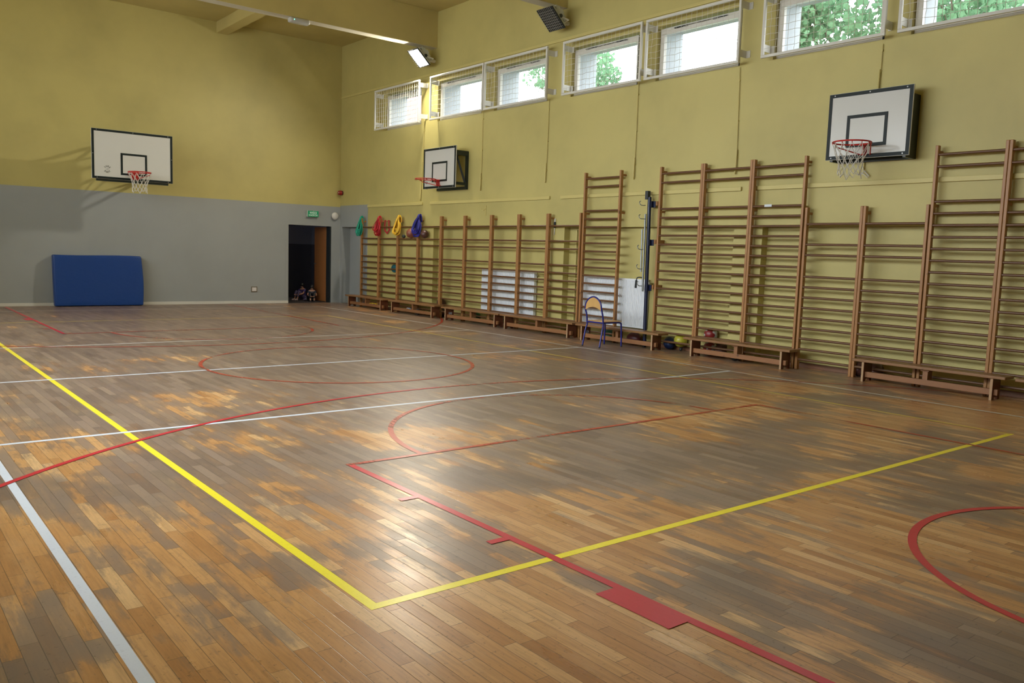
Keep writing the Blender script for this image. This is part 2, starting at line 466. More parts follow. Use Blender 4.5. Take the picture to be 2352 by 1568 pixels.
# solid part below niche height
spans = [(-1.03, -4.56), (-8.48, -8.98), (-12.78, -13.28), (-17.08, -17.58)]
for a, c in spans: box(bm, 0.0, WALL_T, c, a, 0.0, NZ)
for a, c in ((-4.56, -8.48), (-8.98, -12.78), (-13.28, -17.08), (-17.58, YN)): box(bm, 0.14, WALL_T, c, a, 0.0, NZ)
box(bm, 0.0, WALL_T, -0.12, 0.0, 0.0, 2.04)                       # between corner and side doorway
box(bm, 0.24, WALL_T, -1.03, -0.12, 0.0, 2.04)
box(bm, 0.0, WALL_T, -1.03, 0.0, 2.04, WZ0)
box(bm, 0.0, WALL_T, YN, -1.03, NZ, WZ0)
box(bm, 0.0, WALL_T, YN, 0.0, WZ1, H)
edges = [0.0]
for y in W_FAR: edges += [y, y - WIN_L]
edges.append(YN)
for i in range(0, len(edges), 2): box(bm, 0.0, WALL_T, edges[i + 1], edges[i], WZ0, WZ1)
struct('wall_right', bm, M_yellow)
# grey dado by the corner of the right wall, thin coat on the plaster
bm = BM()
T = 0.003
box(bm, -T, 0, -0.12, 0.0, 0, 2.6); box(bm, -T, 0, -1.03, -0.12, 2.04, 2.6); box(bm, -T, 0, -1.51, -1.03, 0, 2.6)
box(bm, 0.24 - T, 0.24, -1.03, -0.12, 0, 2.04)
box(bm, 0, 0.24, -0.12 - T, -0.12, 0, 2.04); box(bm, 0, 0.24, -1.03, -1.03 + T, 0, 2.04); box(bm, 0, 0.24, -1.03, -0.12, 2.04 - T, 2.04)
struct('trim_1', bm, M_grey)

# far wall with door opening and corridor
D0, D1, DZ = -1.475, -0.265, 2.04
bm = BM()
box(bm, XL, D0, 0, 0.20, 0, H); box(bm, D1, WALL_T, 0, 0.20, 0, H); box(bm, D0, D1, 0, 0.20, DZ, H)
struct('wall_far', bm, M_yellow)
bm = BM()
GB = 2.567
box(bm, XL, D0, -T, 0, 0, GB); box(bm, D1, 0, -T, 0, 0, GB); box(bm, D0, D1, -T, 0, DZ, GB)
box(bm, D0, D0 + T, -T, 0.20, 0, DZ); box(bm, D0, D1, -T, 0.20, DZ - T, DZ)
struct('trim_2', bm, M_grey)
bm = BM()
for (a, c, z0, z1) in ((D0 - 0.075, D0 - 0.002, 0.07, 1.55), (D1 + 0.002, D1 + 0.085, 0.07, 0.76)):
    box(bm, a, c, -2 * T, -T, z0, z1)
struct('trim_3', bm, M_patch)
bm = BM()
box(bm, -2 * T, -T, -0.115, -0.04, 0.07, 0.76); box(bm, -2 * T, -T, -1.10, -1.035, 0.07, 1.7)
struct('trim_4', bm, M_patch)
bm = BM()
box(bm, D1 - 0.04, D1, 0.0, 0.2, 0, DZ - T)
struct('trim_5', bm, M_black)
# corridor behind the doorway
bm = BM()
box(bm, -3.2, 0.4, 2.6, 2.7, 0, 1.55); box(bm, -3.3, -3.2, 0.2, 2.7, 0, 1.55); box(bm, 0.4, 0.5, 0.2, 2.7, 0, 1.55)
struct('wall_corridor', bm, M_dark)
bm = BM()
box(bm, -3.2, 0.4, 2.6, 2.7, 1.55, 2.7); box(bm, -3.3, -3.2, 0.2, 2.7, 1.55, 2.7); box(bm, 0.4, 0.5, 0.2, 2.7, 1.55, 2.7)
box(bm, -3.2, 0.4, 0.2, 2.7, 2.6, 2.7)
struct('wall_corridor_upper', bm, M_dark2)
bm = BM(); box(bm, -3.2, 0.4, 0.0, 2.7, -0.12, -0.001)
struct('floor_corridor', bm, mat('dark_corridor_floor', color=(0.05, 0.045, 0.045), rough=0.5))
# baseboards
bm = BM()
box(bm, XL, D0, -0.014, -T, 0, 0.068, 0.003)
struct('baseboard_far', bm, mat('white_skirting', color=(0.60, 0.58, 0.52), rough=0.4))
bm = BM()
box(bm, D1, 0, -0.014, -T, 0, 0.05, 0.003); box(bm, -0.014, -T, -0.12, 0, 0, 0.05, 0.003)
struct('baseboard_corner', bm, M_grey)
bm = BM()
for a, c in ((-4.56, -8.48), (-8.98, -12.78), (-13.28, -17.08), (-17.58, YN)): box(bm, 0.12, 0.14, c, a, 0, 0.07, 0.003)
for a, c in PIL: box(bm, -0.018, 0.0, c, a, 0, 0.07, 0.003)
box(bm, -0.018, 0.0, -4.06, -1.51, 0, 0.07, 0.003)
struct('baseboard_right', bm, wood('brown_skirting', (0.20, 0.09, 0.04), (0.13, 0.05, 0.02), 'y'))

# left and near walls (behind the camera) with the same band of windows
bm = BM()
LZ = 2.45
box(bm, XL - 0.5, XL, YN, 0, 0, LZ); box(bm, XL - 0.5, XL, YN, 0, WZ1, H)
for i in range(0, len(edges), 2): box(bm, XL - 0.5, XL, edges[i + 1], edges[i], LZ, WZ1)
struct('wall_left', bm, M_yellow)
bm = BM(); box(bm, XL, 0.0, YN - 0.2, YN, 0, H); struct('wall_near', bm, M_yellow)
bm = BM(); box(bm, XL - 0.5, WALL_T, YN - 0.2, 0.2, H, H + 0.25); struct('ceiling', bm, M_ceil)
bm = BM(); k = 0
for y0, y1 in ((-4.55, -4.30), (-8.83, -8.58), (-13.11, -12.86), (-17.39, -17.14)):
    bm = BM(); box(bm, XL, 0, y0, y1, 5.97, H, 0.006); be = struct('beam', bm, M_ceil)
    bm = BM(); box(bm, XL, -0.002, y0 + 0.004, y1 - 0.004, 5.965, 5.972); subpart('beam_soffit', bm, M_soffit, be)
bm = BM(); box(bm, -3.32, -3.05, -4.30, 0, 6.49, H, 0.006); struct('beam', bm, M_ceil)
bm = BM(); box(bm, -8.1, -7.83, -4.30, 0, 6.49, H, 0.006); struct('beam', bm, M_ceil)

# ------------------------------------------------------------------ windows of the right wall
CAGES = [(-2.14, -4.17), (-4.60, -6.58), (-6.61, -8.55), (-8.98, -10.90), (-10.98, -12.83), (-13.21, -15.03), (-15.19, -17.05)]
CZ0, CZ1, CX = 4.36, 5.31, -0.20
n_win = 0
for i, y in enumerate(W_FAR):
    n_win += 1
    y0, y1 = y - WIN_L, y
    bm = BM(); frame_yz(bm, 0.07, 0.14, y0 + 0.004, y1 - 0.004, WZ0 + 0.004, WZ1 - 0.03, 0.045, 0.004)
    w = struct('window_%d' % n_win, bm, M_pvc)
    bm = BM(); frame_yz(bm, 0.055, 0.12, y0 + 0.04, y1 - 0.04, WZ0 + 0.045, WZ1 - 0.07, 0.06, 0.006)
    subpart('sash', bm, M_pvc, w)
    bm = BM(); box(bm, 0.085, 0.091, y0 + 0.09, y1 - 0.09, WZ0 + 0.095, WZ1 - 0.12)
    subpart('pane', bm, M_glass, w)
    bm = BM()
    for yy in (y0 + 0.45, y1 - 0.45): box(bm, 0.035, 0.055, yy - 0.13, yy + 0.13, WZ1 - 0.075, WZ1 - 0.055, 0.004)
    cyl(bm, (0.045, y0 + 0.3, WZ1 - 0.062), (0.045, y1 - 0.3, WZ1 - 0.062), 0.005, 6)
    box(bm, 0.034, 0.056, y0 + 0.035, y0 + 0.05, WZ0 + 0.01, WZ1 - 0.04)
    subpart('opener_gear', bm, M_black, w)
# pale render of the outer reveals
bm = BM()
for y in W_FAR:
    y0, y1 = y - WIN_L, y
    t = 0.006
    box(bm, 0.145, WALL_T + 0.02, y1 - t - 0.0, y1, WZ0, WZ1); box(bm, 0.145, WALL_T + 0.02, y0, y0 + t, WZ0, WZ1)
    box(bm, 0.145, WALL_T + 0.02, y0 + t, y1 - t, WZ1 - t, WZ1); box(bm, 0.145, WALL_T + 0.02, y0 + t, y1 - t, WZ0, WZ0 + t)
struct('trim_6', bm, M_reveal)

CAGE_SAY = ['nearest the room corner, left of the lit floodlight', 'second from the corner, touching the third',
            'third from the corner, touching the second', 'fourth from the corner, right after the wider gap',
            'fifth from the corner, before the blank window', 'above and left of the near side hoop',
            'nearest the camera, at the top right']
def net_bm(x, y0, y1, z0, z1, s=0.1, r=0.003, seed=0, coarse=False):
    b_ = BM(); rnd = random.Random(seed)
    ny = max(2, round((y1 - y0) / s)); nz = max(2, round((z1 - z0) / s))
    def P(a, c):
        ty = y0 + (y1 - y0) * a / ny; tz = z0 + (z1 - z0) * c / nz
        if 0 < a < ny and 0 < c < nz:
            q = random.Random(seed * 977 + a * 31 + c)
            ty += q.uniform(-.010, .010); tz += q.uniform(-.010, .010) - 0.012 * math.sin(PI * a / ny)
        return (x, ty, tz)
    for a in range(1, ny): tube(b_, [P(a, c) for c in range(nz + 1)], r, 4, caps=False)
    for c in range(1, nz): tube(b_, [P(a, c) for a in range(ny + 1)], r if not coarse else r * 0.8, 4, caps=False)
    return b_
for i, (ya, yb) in enumerate(CAGES):
    t = thing('window_guard', 'white steel window guard with cord net, ' + CAGE_SAY[i], 'window guard', (0, (ya + yb) / 2, CZ0), 'net guards over the high windows')
    bm = BM(); frame_yz(bm, CX - 0.02, CX + 0.02, yb, ya, CZ0, CZ1, 0.04, 0.006); obj('guard_frame', bm, M_cage, t)
    obj('net', net_bm(CX, yb + 0.03, ya - 0.03, CZ0 + 0.03, CZ1 - 0.03, 0.1, 0.0028 if i else 0.0045, i + 1, i == 0), M_cord, t)
    for ye, sgn in ((yb, 1), (ya, -1)):
        for zz in (CZ0 + 0.10, CZ1 - 0.16):
            out = (ye == yb and i in (0, 2, 4, 6))
            yy = ye + sgn * 0.02
            b_ = BM(); box(b_, CX + 0.02, -0.004, yy - 0.006, yy + 0.006, zz, zz + 0.10)
            pl = -0.07 if out else 0.05 * sgn
            box(b_, -0.010, 0.0, min(yy, yy + pl), max(yy, yy + pl), zz, zz + 0.10)
            for q in (0.02, 0.08): cyl(b_, (-0.016, yy + pl * 0.6, zz + q), (-0.008, yy + pl * 0.6, zz + q), 0.008, 8)
            obj('wall_bracket', b_, M_cage, t)
# long cable duct over the guards, and the drops with pull handles
bm = BM()
box(bm, -0.025, -0.001, -17.2, -0.02, 5.395, 5.425, 0.003); box(bm, -0.014, -0.001, -17.2, -0.02, 5.425, 5.45, 0.002)
tag(obj('cable_duct', bm, M_duct), 'long thin yellow painted cable duct running above the window guards', 'cable duct', 'cable ducts on the side wall')
DUCT = [(-1.53, -4.10, 'lower yellow duct piece beginning at the grey paint beside the corner'),
        (-4.43, -8.55, 'lower yellow duct piece under the farther side hoop'),
        (-8.86, -12.88, 'lower yellow duct piece passing behind the single tall wall bars'),
        (-13.0, -17.4, 'lower yellow duct piece under the near side hoop')]
for a, c, s in DUCT:
    bm = BM(); box(bm, -0.035, 0, c, a, 2.525, 2.585, 0.004)
    tag(obj('cable_duct', bm, M_duct), s, 'cable duct', 'cable ducts on the side wall')
CORDS = [(-4.11, 4.42, -4.02, 2.62, 'beside the farther side hoop, nearest the corner'), (-6.35, 4.44, -6.34, 2.77, 'under the joint of the second and third guards'),
         (-8.43, 4.39, -8.41, 2.84, 'left of the single tall wall bars'), (-10.69, 4.39, -10.69, 2.80, 'right of the single tall wall bars'),
         (-12.72, 4.34, -12.76, 2.78, 'above the group of three tall wall bars'), (-14.91, 4.31, -14.90, 3.63, 'running down behind the near side hoop')]
for y0, z0, y1, z1, s in CORDS:
    t = thing('window_opener_rod', 'thin yellow painted window opener rod ' + s, 'rod', (0, y0, z1), 'opener rods hanging from the high windows')
    bm = BM(); tube(bm, [(-0.02, y0, z0), (-0.02, (y0 + y1) / 2 - 0.004, (z0 + z1) / 2), (-0.02, y1, z1)], 0.007, 6)
    for f_ in (0.12, 0.5, 0.85): box(bm, -0.025, 0, y0 + (y1 - y0) * f_ - 0.012, y0 + (y1 - y0) * f_ + 0.012, z0 + (z1 - z0) * f_ - 0.012, z0 + (z1 - z0) * f_ + 0.012)
    obj('rod', bm, M_duct, t)
    bm = BM(); tube(bm, [(-0.03, y1, z1 + 0.36), (-0.035, y1, z1 + 0.04), (-0.03, y1 + 0.01, z1)], 0.013, 8); obj('pull_handle', bm, M_duct, t)

# ------------------------------------------------------------------ floodlights
def floodlight(name, label, c, lit):
    wall = Vector((0, c.y - 0.10, c.z + 0.0))
    t = thing(name, label, 'floodlight', (0, c.y, c.z), 'square floodlights on the side wall')
    # local frame: normal points down and out, e1 along y
    nrm = Vector((-0.68, 0.0, -0.73)).normalized(); e1 = Vector((0, 1, 0)); e2 = nrm.cross(e1).normalized()
    mt = Matrix((e1, e2, nrm)).transposed().to_4x4(); mt.translation = c
    w, h = 0.20, 0.215
    bm = BM(); box(bm, -w, w, -h, h, -0.05, 0.0, 0.012, mt)
    # rounded back of the housing
    for k_ in range(6):
        a = PI * (k_ + 0.5) / 6
        box(bm, -w * 0.8, w * 0.8, -h * 0.75 * math.sin(a) , h * 0.75 * math.sin(a), -0.05 - 0.025 * (k_ + 1), -0.05 - 0.025 * k_, 0, mt)
    obj('housing', bm, mat('white_lamp_housing', color=(0.45, 0.47, 0.42), rough=0.4), t)
    bm = BM()
    for sx in (-1, 1): box(bm, sx * w - 0.012, sx * w + 0.012, -h - 0.012, h + 0.012, -0.01, 0.015, 0.004, mt)
    for sy in (-1, 1): box(bm, -w + 0.012, w - 0.012, sy * h - 0.012, sy * h + 0.012, -0.01, 0.015, 0.004, mt)
    obj('front_frame', bm, M_black, t)
    bm = BM(); box(bm, -w + 0.013, w - 0.013, -h + 0.013, h - 0.013, 0.001, 0.005, 0, mt)
    if lit: g = mat('glowing_lamp_glass', color=(1, 1, 1), emit=(0.93, 0.97, 1.0), emit_s=10.0)
    else: g = mat('dark_lamp_glass', color=(0.035, 0.042, 0.042), rough=0.15)
    obj('lamp_glass', bm, g, t)
    bm = BM()
    for k_ in range(1, 9):
        u = -w + 2 * w * k_ / 9; cyl(bm, mt @ Vector((u, -h - 0.03, 0.022)), mt @ Vector((u, h + 0.0, 0.022)), 0.0038, 5)
        u = -h + 2 * h * k_ / 9; cyl(bm, mt @ Vector((-w, u, 0.026)), mt @ Vector((w + 0.03, u, 0.026)), 0.0038, 5)
    obj('wire_guard', bm, M_bolt, t)
    bm = BM()
    b0 = mt @ Vector((-w * 0.9, 0.02, -0.06)); b1 = mt @ Vector((w * 0.9, 0.02, -0.06))
    for p in (b0, b1): tube(bm, [p, (-0.16, p.y, c.z + 0.0), (-0.16, c.y - 0.02, c.z - 0.01)], 0.014, 6)
    box(bm, -0.17, 0.0, c.y - 0.04, c.y + 0.02, c.z - 0.035, c.z + 0.025, 0.004)
    obj('wall_arm', bm, M_cage, t)
    bm = BM(); cyl(bm, b0 + Vector((0, -0.03, 0)), b0 + Vector((0, 0.02, 0)), 0.035, 12); obj('knob', bm, M_black, t)
    return t, mt
fl1, mt1 = floodlight('floodlight', 'lit white square floodlight glaring on the side wall above the second guard', LAMP, True)
fl2, mt2 = floodlight('floodlight', 'switched off square floodlight with dark wire guarded glass, above the fourth guard', Vector((-0.42, -8.86, 5.69)), False)
ld = bpy.data.lights.new('floodlight_beam', 'AREA'); ld.shape = 'SQUARE'; ld.size = 0.24; ld.energy = LAMP_W; ld.color = (1.0, 0.93, 0.78)
lo = bpy.data.objects.new('lamp_beam', ld); COL.objects.link(lo); lo.parent = fl1
lm = mt1.copy(); lm.translation = mt1 @ Vector((0, 0, 0.008)) - Vector(fl1['_w'])
lo.matrix_local = lm @ Matrix.Rotation(PI, 4, 'X')

# ------------------------------------------------------------------ basketball boards
def arc_pts3(c, r, z, n=40): return [(c[0] + r * math.cos(2 * PI * k / n), c[1] + r * math.sin(2 * PI * k / n), z) for k in range(n)]
def hoop(t, cx, cy, z, toward, r=0.225, net=True, plate_at=None):
    """ring at (cx,cy,z); toward = unit vector from ring to board"""
    tv = Vector((toward[0], toward[1], 0)); sv = Vector((-tv.y, tv.x, 0)); c = Vector((cx, cy, z))
    bm = BM(); tube(bm, arc_pts3((cx, cy), r, z), 0.010, 8, closed=True)
    for s in (-1, 1):
        p0 = c + sv * s * r * 0.98; p1 = c + tv * (r + 0.14) + sv * s * 0.05 + Vector((0, 0, -0.12)); p05 = p0 + Vector((0, 0, -0.04)) + tv * 0.05
        tube(bm, [p0, p05, p1], 0.008, 6)
    box_pts = c + tv * (r + 0.06)
    tube(bm, [c + tv * r, c + tv * (r + 0.15)], 0.02, 6)
    for k_ in range(12):
        a = 2 * PI * k_ / 12; q = c + Vector((math.cos(a), math.sin(a), 0)) * r
        cyl(bm, q, q + Vector((0, 0, -0.03)), 0.005, 5)
    rg = obj('rim', bm, M_rim, t, True)
    bm = BM()
    pc = c + tv * (r + 0.148) + Vector((0, 0, -0.055))
    mt = Matrix((sv, tv, Vector((0, 0, 1)))).transposed().to_4x4(); mt.translation = pc
    box(bm, -0.08, 0.08, -0.008, 0.008, -0.09, 0.09, 0.003, mt)
    box(bm, -0.012, 0.012, -0.10, -0.008, -0.07, 0.07, 0.002, mt)
    obj('rim_plate', bm, M_rim, t)
    for u in (-0.055, 0.055):
        for v in (-0.06, 0.06):
            bm = BM(); cyl(bm, mt @ Vector((u, -0.008, v)), mt @ Vector((u, -0.016, v)), 0.009, 8); obj('bolt', bm, M_bolt, t)
    if net:
        b_ = BM(); K = 12
        lv = [(0.0, r), (-0.10, r * 0.86), (-0.19, r * 0.68), (-0.27, r * 0.60), (-0.34, r * 0.62), (-0.40, r * 0.66)]
        rr = random.Random(int(cx * 100))
        jit = {}
        def NP(l, k_):
            a = 2 * PI * (k_ + 0.5 * (l % 2)) / K
            key = (l, k_ % K)
            if key not in jit: jit[key] = (rr.uniform(-.012, .012), rr.uniform(-.012, .012) if l else 0)
            rad = lv[l][1] + jit[key][0] * (l > 0)
            return c + Vector((math.cos(a) * rad, math.sin(a) * rad, lv[l][0] - 0.02 + jit[key][1] * (1 + l * 0.3)))
        for l in range(5):
            for k_ in range(K):
                a_ = NP(l, k_)
                if l % 2 == 0: qs = (NP(l + 1, k_), NP(l + 1, k_ - 1))
                else: qs = (NP(l + 1, k_), NP(l + 1, k_ + 1))
                for q in qs: tube(b_, [a_, q], 0.0042, 4, caps=False)
        obj('net', b_, M_net, t)

def ring_text(t, center, e1, e2, nrm, word, r, a_mid, size, flip=False):
    n_ = len(word); step = math.radians(33)
    for k_, ch in enumerate(word):
        a = a_mid + (-(k_ - (n_ - 1) / 2) * step if not flip else (k_ - (n_ - 1) / 2) * step)
        me = text_mesh(ch, size, 0.0015)
        radial = e1 * math.cos(a) + e2 * math.sin(a)
        upv = radial if not flip else -radial
        rv = upv.cross(nrm) if True else None
        mt = Matrix((rv, upv, nrm)).transposed().to_4x4(); mt.translation = center + radial * r
        bm = BM(); add_mesh(bm, me, mt); obj('letter', bm, M_bline, t)
def logo(t, center, e1, e2, nrm, R_=0.062):
    ring_text(t, center, e1, e2, nrm, 'SURE', R_, PI / 2, 0.046)
    ring_text(t, center, e1, e2, nrm, 'SHOT', R_, -PI / 2, 0.046, True)
    bm = BM(); q = R_ * 0.55
    lift = nrm * 0.002
    for a in (0, PI / 2): tube(bm, [center + lift - (e1 * math.cos(a) + e2 * math.sin(a)) * q, center + lift + (e1 * math.cos(a) + e2 * math.sin(a)) * q], 0.0012, 4)
    for s in (-1, 1): tube(bm, [center + lift + e1 * s * q * (0.35 + 0.35 * abs(f_) ** 2) + e2 * q * f_ for f_ in (-1, -.5, 0, .5, 1)], 0.0012, 4)
    obj('ball_emblem', bm, mat('faded_grey_print', color=(0.35, 0.35, 0.33)), t)

# far board: on a truss standing off the far wall
BY = -1.22
bx0, bx1, bz0, bz1 = -6.368, -4.725, 2.765, 3.80
t = thing('basketball_board', 'white basketball board on a truss in front of the far wall, net on its hoop', 'basketball board', (-5.55, 0, 2.7))
bm = BM(); box(bm, bx0, bx1, BY, BY + 0.022, bz0, bz1, 0.003); obj('backboard', bm, M_board, t)
bm = BM(); frame_xz(bm, BY - 0.004, BY - 0.001, bx0 + 0.004, bx1 - 0.004, bz0 + 0.004, bz1 - 0.004, 0.046); obj('border_line', bm, M_bline, t)
ix0, ix1, iz0, iz1 = -5.80, -5.265, 2.872, 3.335
bm = BM(); frame_xz(bm, BY - 0.004, BY - 0.001, ix0, ix1, iz0, iz1, 0.042); obj('target_line', bm, M_bline, t)
for xx, zz in [(a, c) for a in (bx0 + 0.1, (bx0 + bx1) / 2, bx1 - 0.1) for c in (bz0 + 0.025, bz1 - 0.025)] + [(bx0 + 0.025, (bz0 + bz1) / 2), (bx1 - 0.025, (bz0 + bz1) / 2)]:
    bm = BM(); cyl(bm, (xx, BY - 0.008, zz), (xx, BY, zz), 0.008, 8); obj('bolt', bm, M_bolt, t)
logo(t, Vector((-6.065, BY - 0.002, 2.97)), Vector((1, 0, 0)), Vector((0, 0, 1)), Vector((0, -1, 0)))
hoop(t, -5.52, BY - 0.375, 2.93, (0, 1))
bm = BM()
frame_xz(bm, BY + 0.024, BY + 0.064, bx0 + 0.09, bx1 - 0.09, bz0 - 0.045, bz1 - 0.06, 0.05)
for xx in (-6.0, -5.1): box(bm, xx - 0.02, xx + 0.02, BY + 0.024, BY + 0.064, bz0, bz1 - 0.1)
obj('board_frame', bm, M_bsteel, t)
bm = BM()
def bar(b_, p, q, s=0.03): tube(b_, [p, q], s, 4)
for xx in (-6.0, -5.1):
    for zz in (2.85, 3.55): bar(bm, (xx, -0.03, zz), (xx, BY + 0.05, zz), 0.036)
    bar(bm, (xx, -0.03, 3.55), (xx, BY + 0.05, 2.85), 0.030)
    box(bm, xx - 0.04, xx + 0.04, -0.05, -T, 2.85, 3.7)
for zz in (2.85, 3.55):
    bar(bm, (-6.0, -0.03, zz), (-5.1, BY + 0.05, zz), 0.020); bar(bm, (-5.1, -0.03, zz), (-6.0, BY + 0.05, zz), 0.020)
obj('wall_truss', bm, M_bsteel, t)

def side_board(label, y0, y1, z0, z1, X, iy0, iy1, iz0, iz1, rim, net, solid, with_logo):
    t = thing('basketball_board', label, 'basketball board', (0, (y0 + y1) / 2, z0 - 0.05))
    bm = BM(); box(bm, X - 0.022, X, y0, y1, z0, z1, 0.003); obj('backboard', bm, M_board, t)
    bm = BM(); frame_yz(bm, X - 0.026, X - 0.023, y0 + 0.004, y1 - 0.004, z0 + 0.004, z1 - 0.004, 0.045); obj('border_line', bm, M_bline, t)
    bm = BM(); frame_yz(bm, X - 0.026, X - 0.023, iy0, iy1, iz0, iz1, 0.042); obj('target_line', bm, M_bline, t)
    for yy in (y0 + 0.08, (y0 + y1) / 2, y1 - 0.08):
        for zz in (z0 + 0.025, z1 - 0.025):
            bm = BM(); cyl(bm, (X - 0.03, yy, zz), (X - 0.02, yy, zz), 0.008, 8); obj('bolt', bm, M_bolt, t)
    if with_logo: logo(t, Vector((X - 0.024, y1 - 0.13, z0 + 0.17)), Vector((0, -1, 0)), Vector((0, 0, 1)), Vector((-1, 0, 0)), 0.05)
    bm = BM()
    yl, yh = y0 + 0.05, y1 - 0.05
    frame_yz(bm, -0.05, -0.004, yl, yh, z0 - 0.02, z1 - 0.09, 0.06)
    if solid:
        for yy in (yl, yh - 0.04): box(bm, X + 0.002, -0.05, yy, yy + 0.04, z0 - 0.02, z1 - 0.09)
    else:
        for yy in (yl, yh - 0.04):
            box(bm, X + 0.002, -0.05, yy, yy + 0.04, z1 - 0.19, z1 - 0.09); box(bm, X + 0.002, -0.05, yy, yy + 0.04, z0 + 0.06, z0 + 0.12)
            bar(bm, (X + 0.02, yy + 0.02, z1 - 0.13), (-0.06, yy + 0.02, z0 + 0.08), 0.028)
            box(bm, X + 0.002, X + 0.04, yy, yy + 0.04, z0, z1 - 0.09)
    obj('wall_frame', bm, M_bsteel, t)
    hoop(t, rim[0], rim[1], rim[2], (1, 0), net=net)
    return t
side_board('smaller white side board without a net, nearer the room corner', -5.91, -4.67, 2.835, 3.705, -0.35,
           -5.60, -5.01, 2.975, 3.40, (-0.725, -5.31, 3.0), False, False, True)
side_board('white side board with a net on its hoop, nearer the camera, above low wall bars', -15.50, -14.385, 2.845, 3.695, -0.27,
           -15.20, -14.655, 2.99, 3.40, (-0.645, -14.945, 3.0), True, True, False)

# ------------------------------------------------------------------ wall bars
LOW = [2.02, 1.74, 1.596, 1.297, 1.152, 1.009, 0.865, 0.722, 0.578, 0.434, 0.288, 0.143]
TALL = [2.845, 2.70] + [0.14 + 0.1427 * k_ for k_ in range(15, -1, -1)]
XP0, XP1 = -0.145, -0.080
rng_cache = {}
def wall_bars(y_far, y_near, tall, label, group):
    ht, zs = (2.955, TALL) if tall else (2.25, LOW)
    t = thing('wall_bars', label, 'wall bars', ((XP0 + XP1) / 2, (y_far + y_near) / 2, 0), group)
    for yy in (y_near + 0.002, y_far - 0.040):
        bm = BM(); box(bm, XP0, XP1, yy, yy + 0.038, 0, ht, 0.006); obj('post', bm, M_post, t)
    key = (round(y_far - y_near, 3))
    mid = (y_far + y_near) / 2; hl = (y_far - y_near) / 2 - 0.03
    first = None
    for z in zs:
        if first is None:
            bm = BM(); tube(bm, [(-0.118, mid - hl, z), (-0.118, mid + hl, z)], 0.0175, 10)
            first = obj('rung', bm, M_rung, t, True); z_first = z
        else:
            c = first.copy(); COL.objects.link(c); c.parent = t; c.location = first.location + Vector((0, 0, z - z_first))
    for yy in (y_near + 0.006, y_far - 0.036):
        for z in ((2.22, 2.86) if tall else (ht - 0.10,)):
            bm = BM(); box(bm, XP1 - 0.004, 0.0, yy, yy + 0.03, z, z + 0.035, 0.003); obj('wall_peg', bm, M_post, t)
LOWB = [-1.40, -2.31, -3.21, -4.105, -5.055, -5.955, -6.89, -7.78, -8.65, -9.56]
SAY = ['hung with the green bibs, first from the corner', 'between the green and the yellow bibs, red bibs on its far post', 'with the teal ball, between the yellow and blue bibs side',
       'next after the blue bibs towards the camera', 'in front of the first radiator left edge gap', 'in front of the left part of the first radiator',
       'in front of the right part of the first radiator', 'just right of the first radiator', 'directly left of the single tall bars']
SAY = ['carrying the green bibs, nearest the corner', 'between the red bibs and the yellow bibs', 'between the yellow bibs and the blue bibs', 'starting at the blue bibs, right of them',
       'ending just before the first radiator', 'over the left edge of the first radiator', 'over the middle of the first radiator',
       'over the right edge of the first radiator', 'directly left of the single tall wall bars']
for k_ in range(9): wall_bars(LOWB[k_], LOWB[k_ + 1], False, 'low pine wall bars with dark rungs, ' + SAY[k_], 'low wall bars in the long row')
wall_bars(-9.60, -10.51, True, 'single tall wall bars standing alone behind the blue chair', None)
TB = [-11.37, -12.24, -13.14, -14.02]
for k_, s in enumerate(['left one of the group of three, right of the navy post', 'middle one of the group of three', 'right one of the group of three, white tag on a rung']):
    wall_bars(TB[k_], TB[k_ + 1], True, 'tall pine wall bars, ' + s, 'tall wall bars in a group of three')
wall_bars(-14.04, -14.885, False, 'low pine wall bars under the near hoop, left of the pair', 'low wall bars under the near hoop')
wall_bars(-14.885, -15.735, False, 'low pine wall bars under the near hoop, right of the pair', 'low wall bars under the near hoop')
wall_bars(-15.745, -16.575, True, 'tall pine wall bars at the right, left one of the pair by the picture edge', 'tall wall bars at the right edge')
wall_bars(-16.575, -17.40, True, 'tall pine wall bars cut by the right edge of the picture', 'tall wall bars at the right edge')
bm = BM(); box(bm, -0.138, -0.134, -13.50, -13.38, 2.27, 2.305)
tag(obj('rung_tag', bm, mat('white_tape', color=(0.6, 0.65, 0.68), rough=0.5)), 'small white tag taped on the upper rung of the right tall wall bars', 'tag')

# ------------------------------------------------------------------ radiators
def radiator(label, y0, y1, z0, z1):
    t = thing('radiator', label, 'radiator', (0.1, (y0 + y1) / 2, z0), 'white panel radiators in the niches')
    bm = BM(); box(bm, 0.045, 0.062, y0, y1, z0, z1, 0.004)
    k = int((y1 - y0) / 0.033)
    for i_ in range(k):
        yy = y0 + 0.02 + (y1 - y0 - 0.04) * (i_ + 0.5) / k
        box(bm, 0.038, 0.046, yy - 0.009, yy + 0.009, z0 + 0.03, z1 - 0.03)
    obj('front_panel', bm, M_rad, t)
    bm = BM(); box(bm, 0.062, 0.115, y0, y0 + 0.006, z0, z1); box(bm, 0.062, 0.115, y1 - 0.006, y1, z0, z1)
    box(bm, 0.062, 0.115, y0, y1, z1 - 0.008, z1 - 0.002); box(bm, 0.105, 0.115, y0 + 0.01, y1 - 0.01, z0 + 0.01, z1 - 0.02)
    obj('casing', bm, M_rad, t)
    bm = BM()
    for yy in (y0 + 0.25, y1 - 0.25): box(bm, 0.112, 0.138, yy - 0.02, yy + 0.02, z0 + 0.05, z1 - 0.05)
    obj('wall_bracket', bm, M_rad, t)
    bm = BM(); cyl(bm, (0.085, y0, z1 - 0.06), (0.085, y0 - 0.06, z1 - 0.06), 0.012, 8); cyl(bm, (0.085, y0 - 0.05, z1 - 0.06), (0.04, y0 - 0.05, z1 - 0.06), 0.022, 10)
    obj('valve', bm, M_bolt, t)
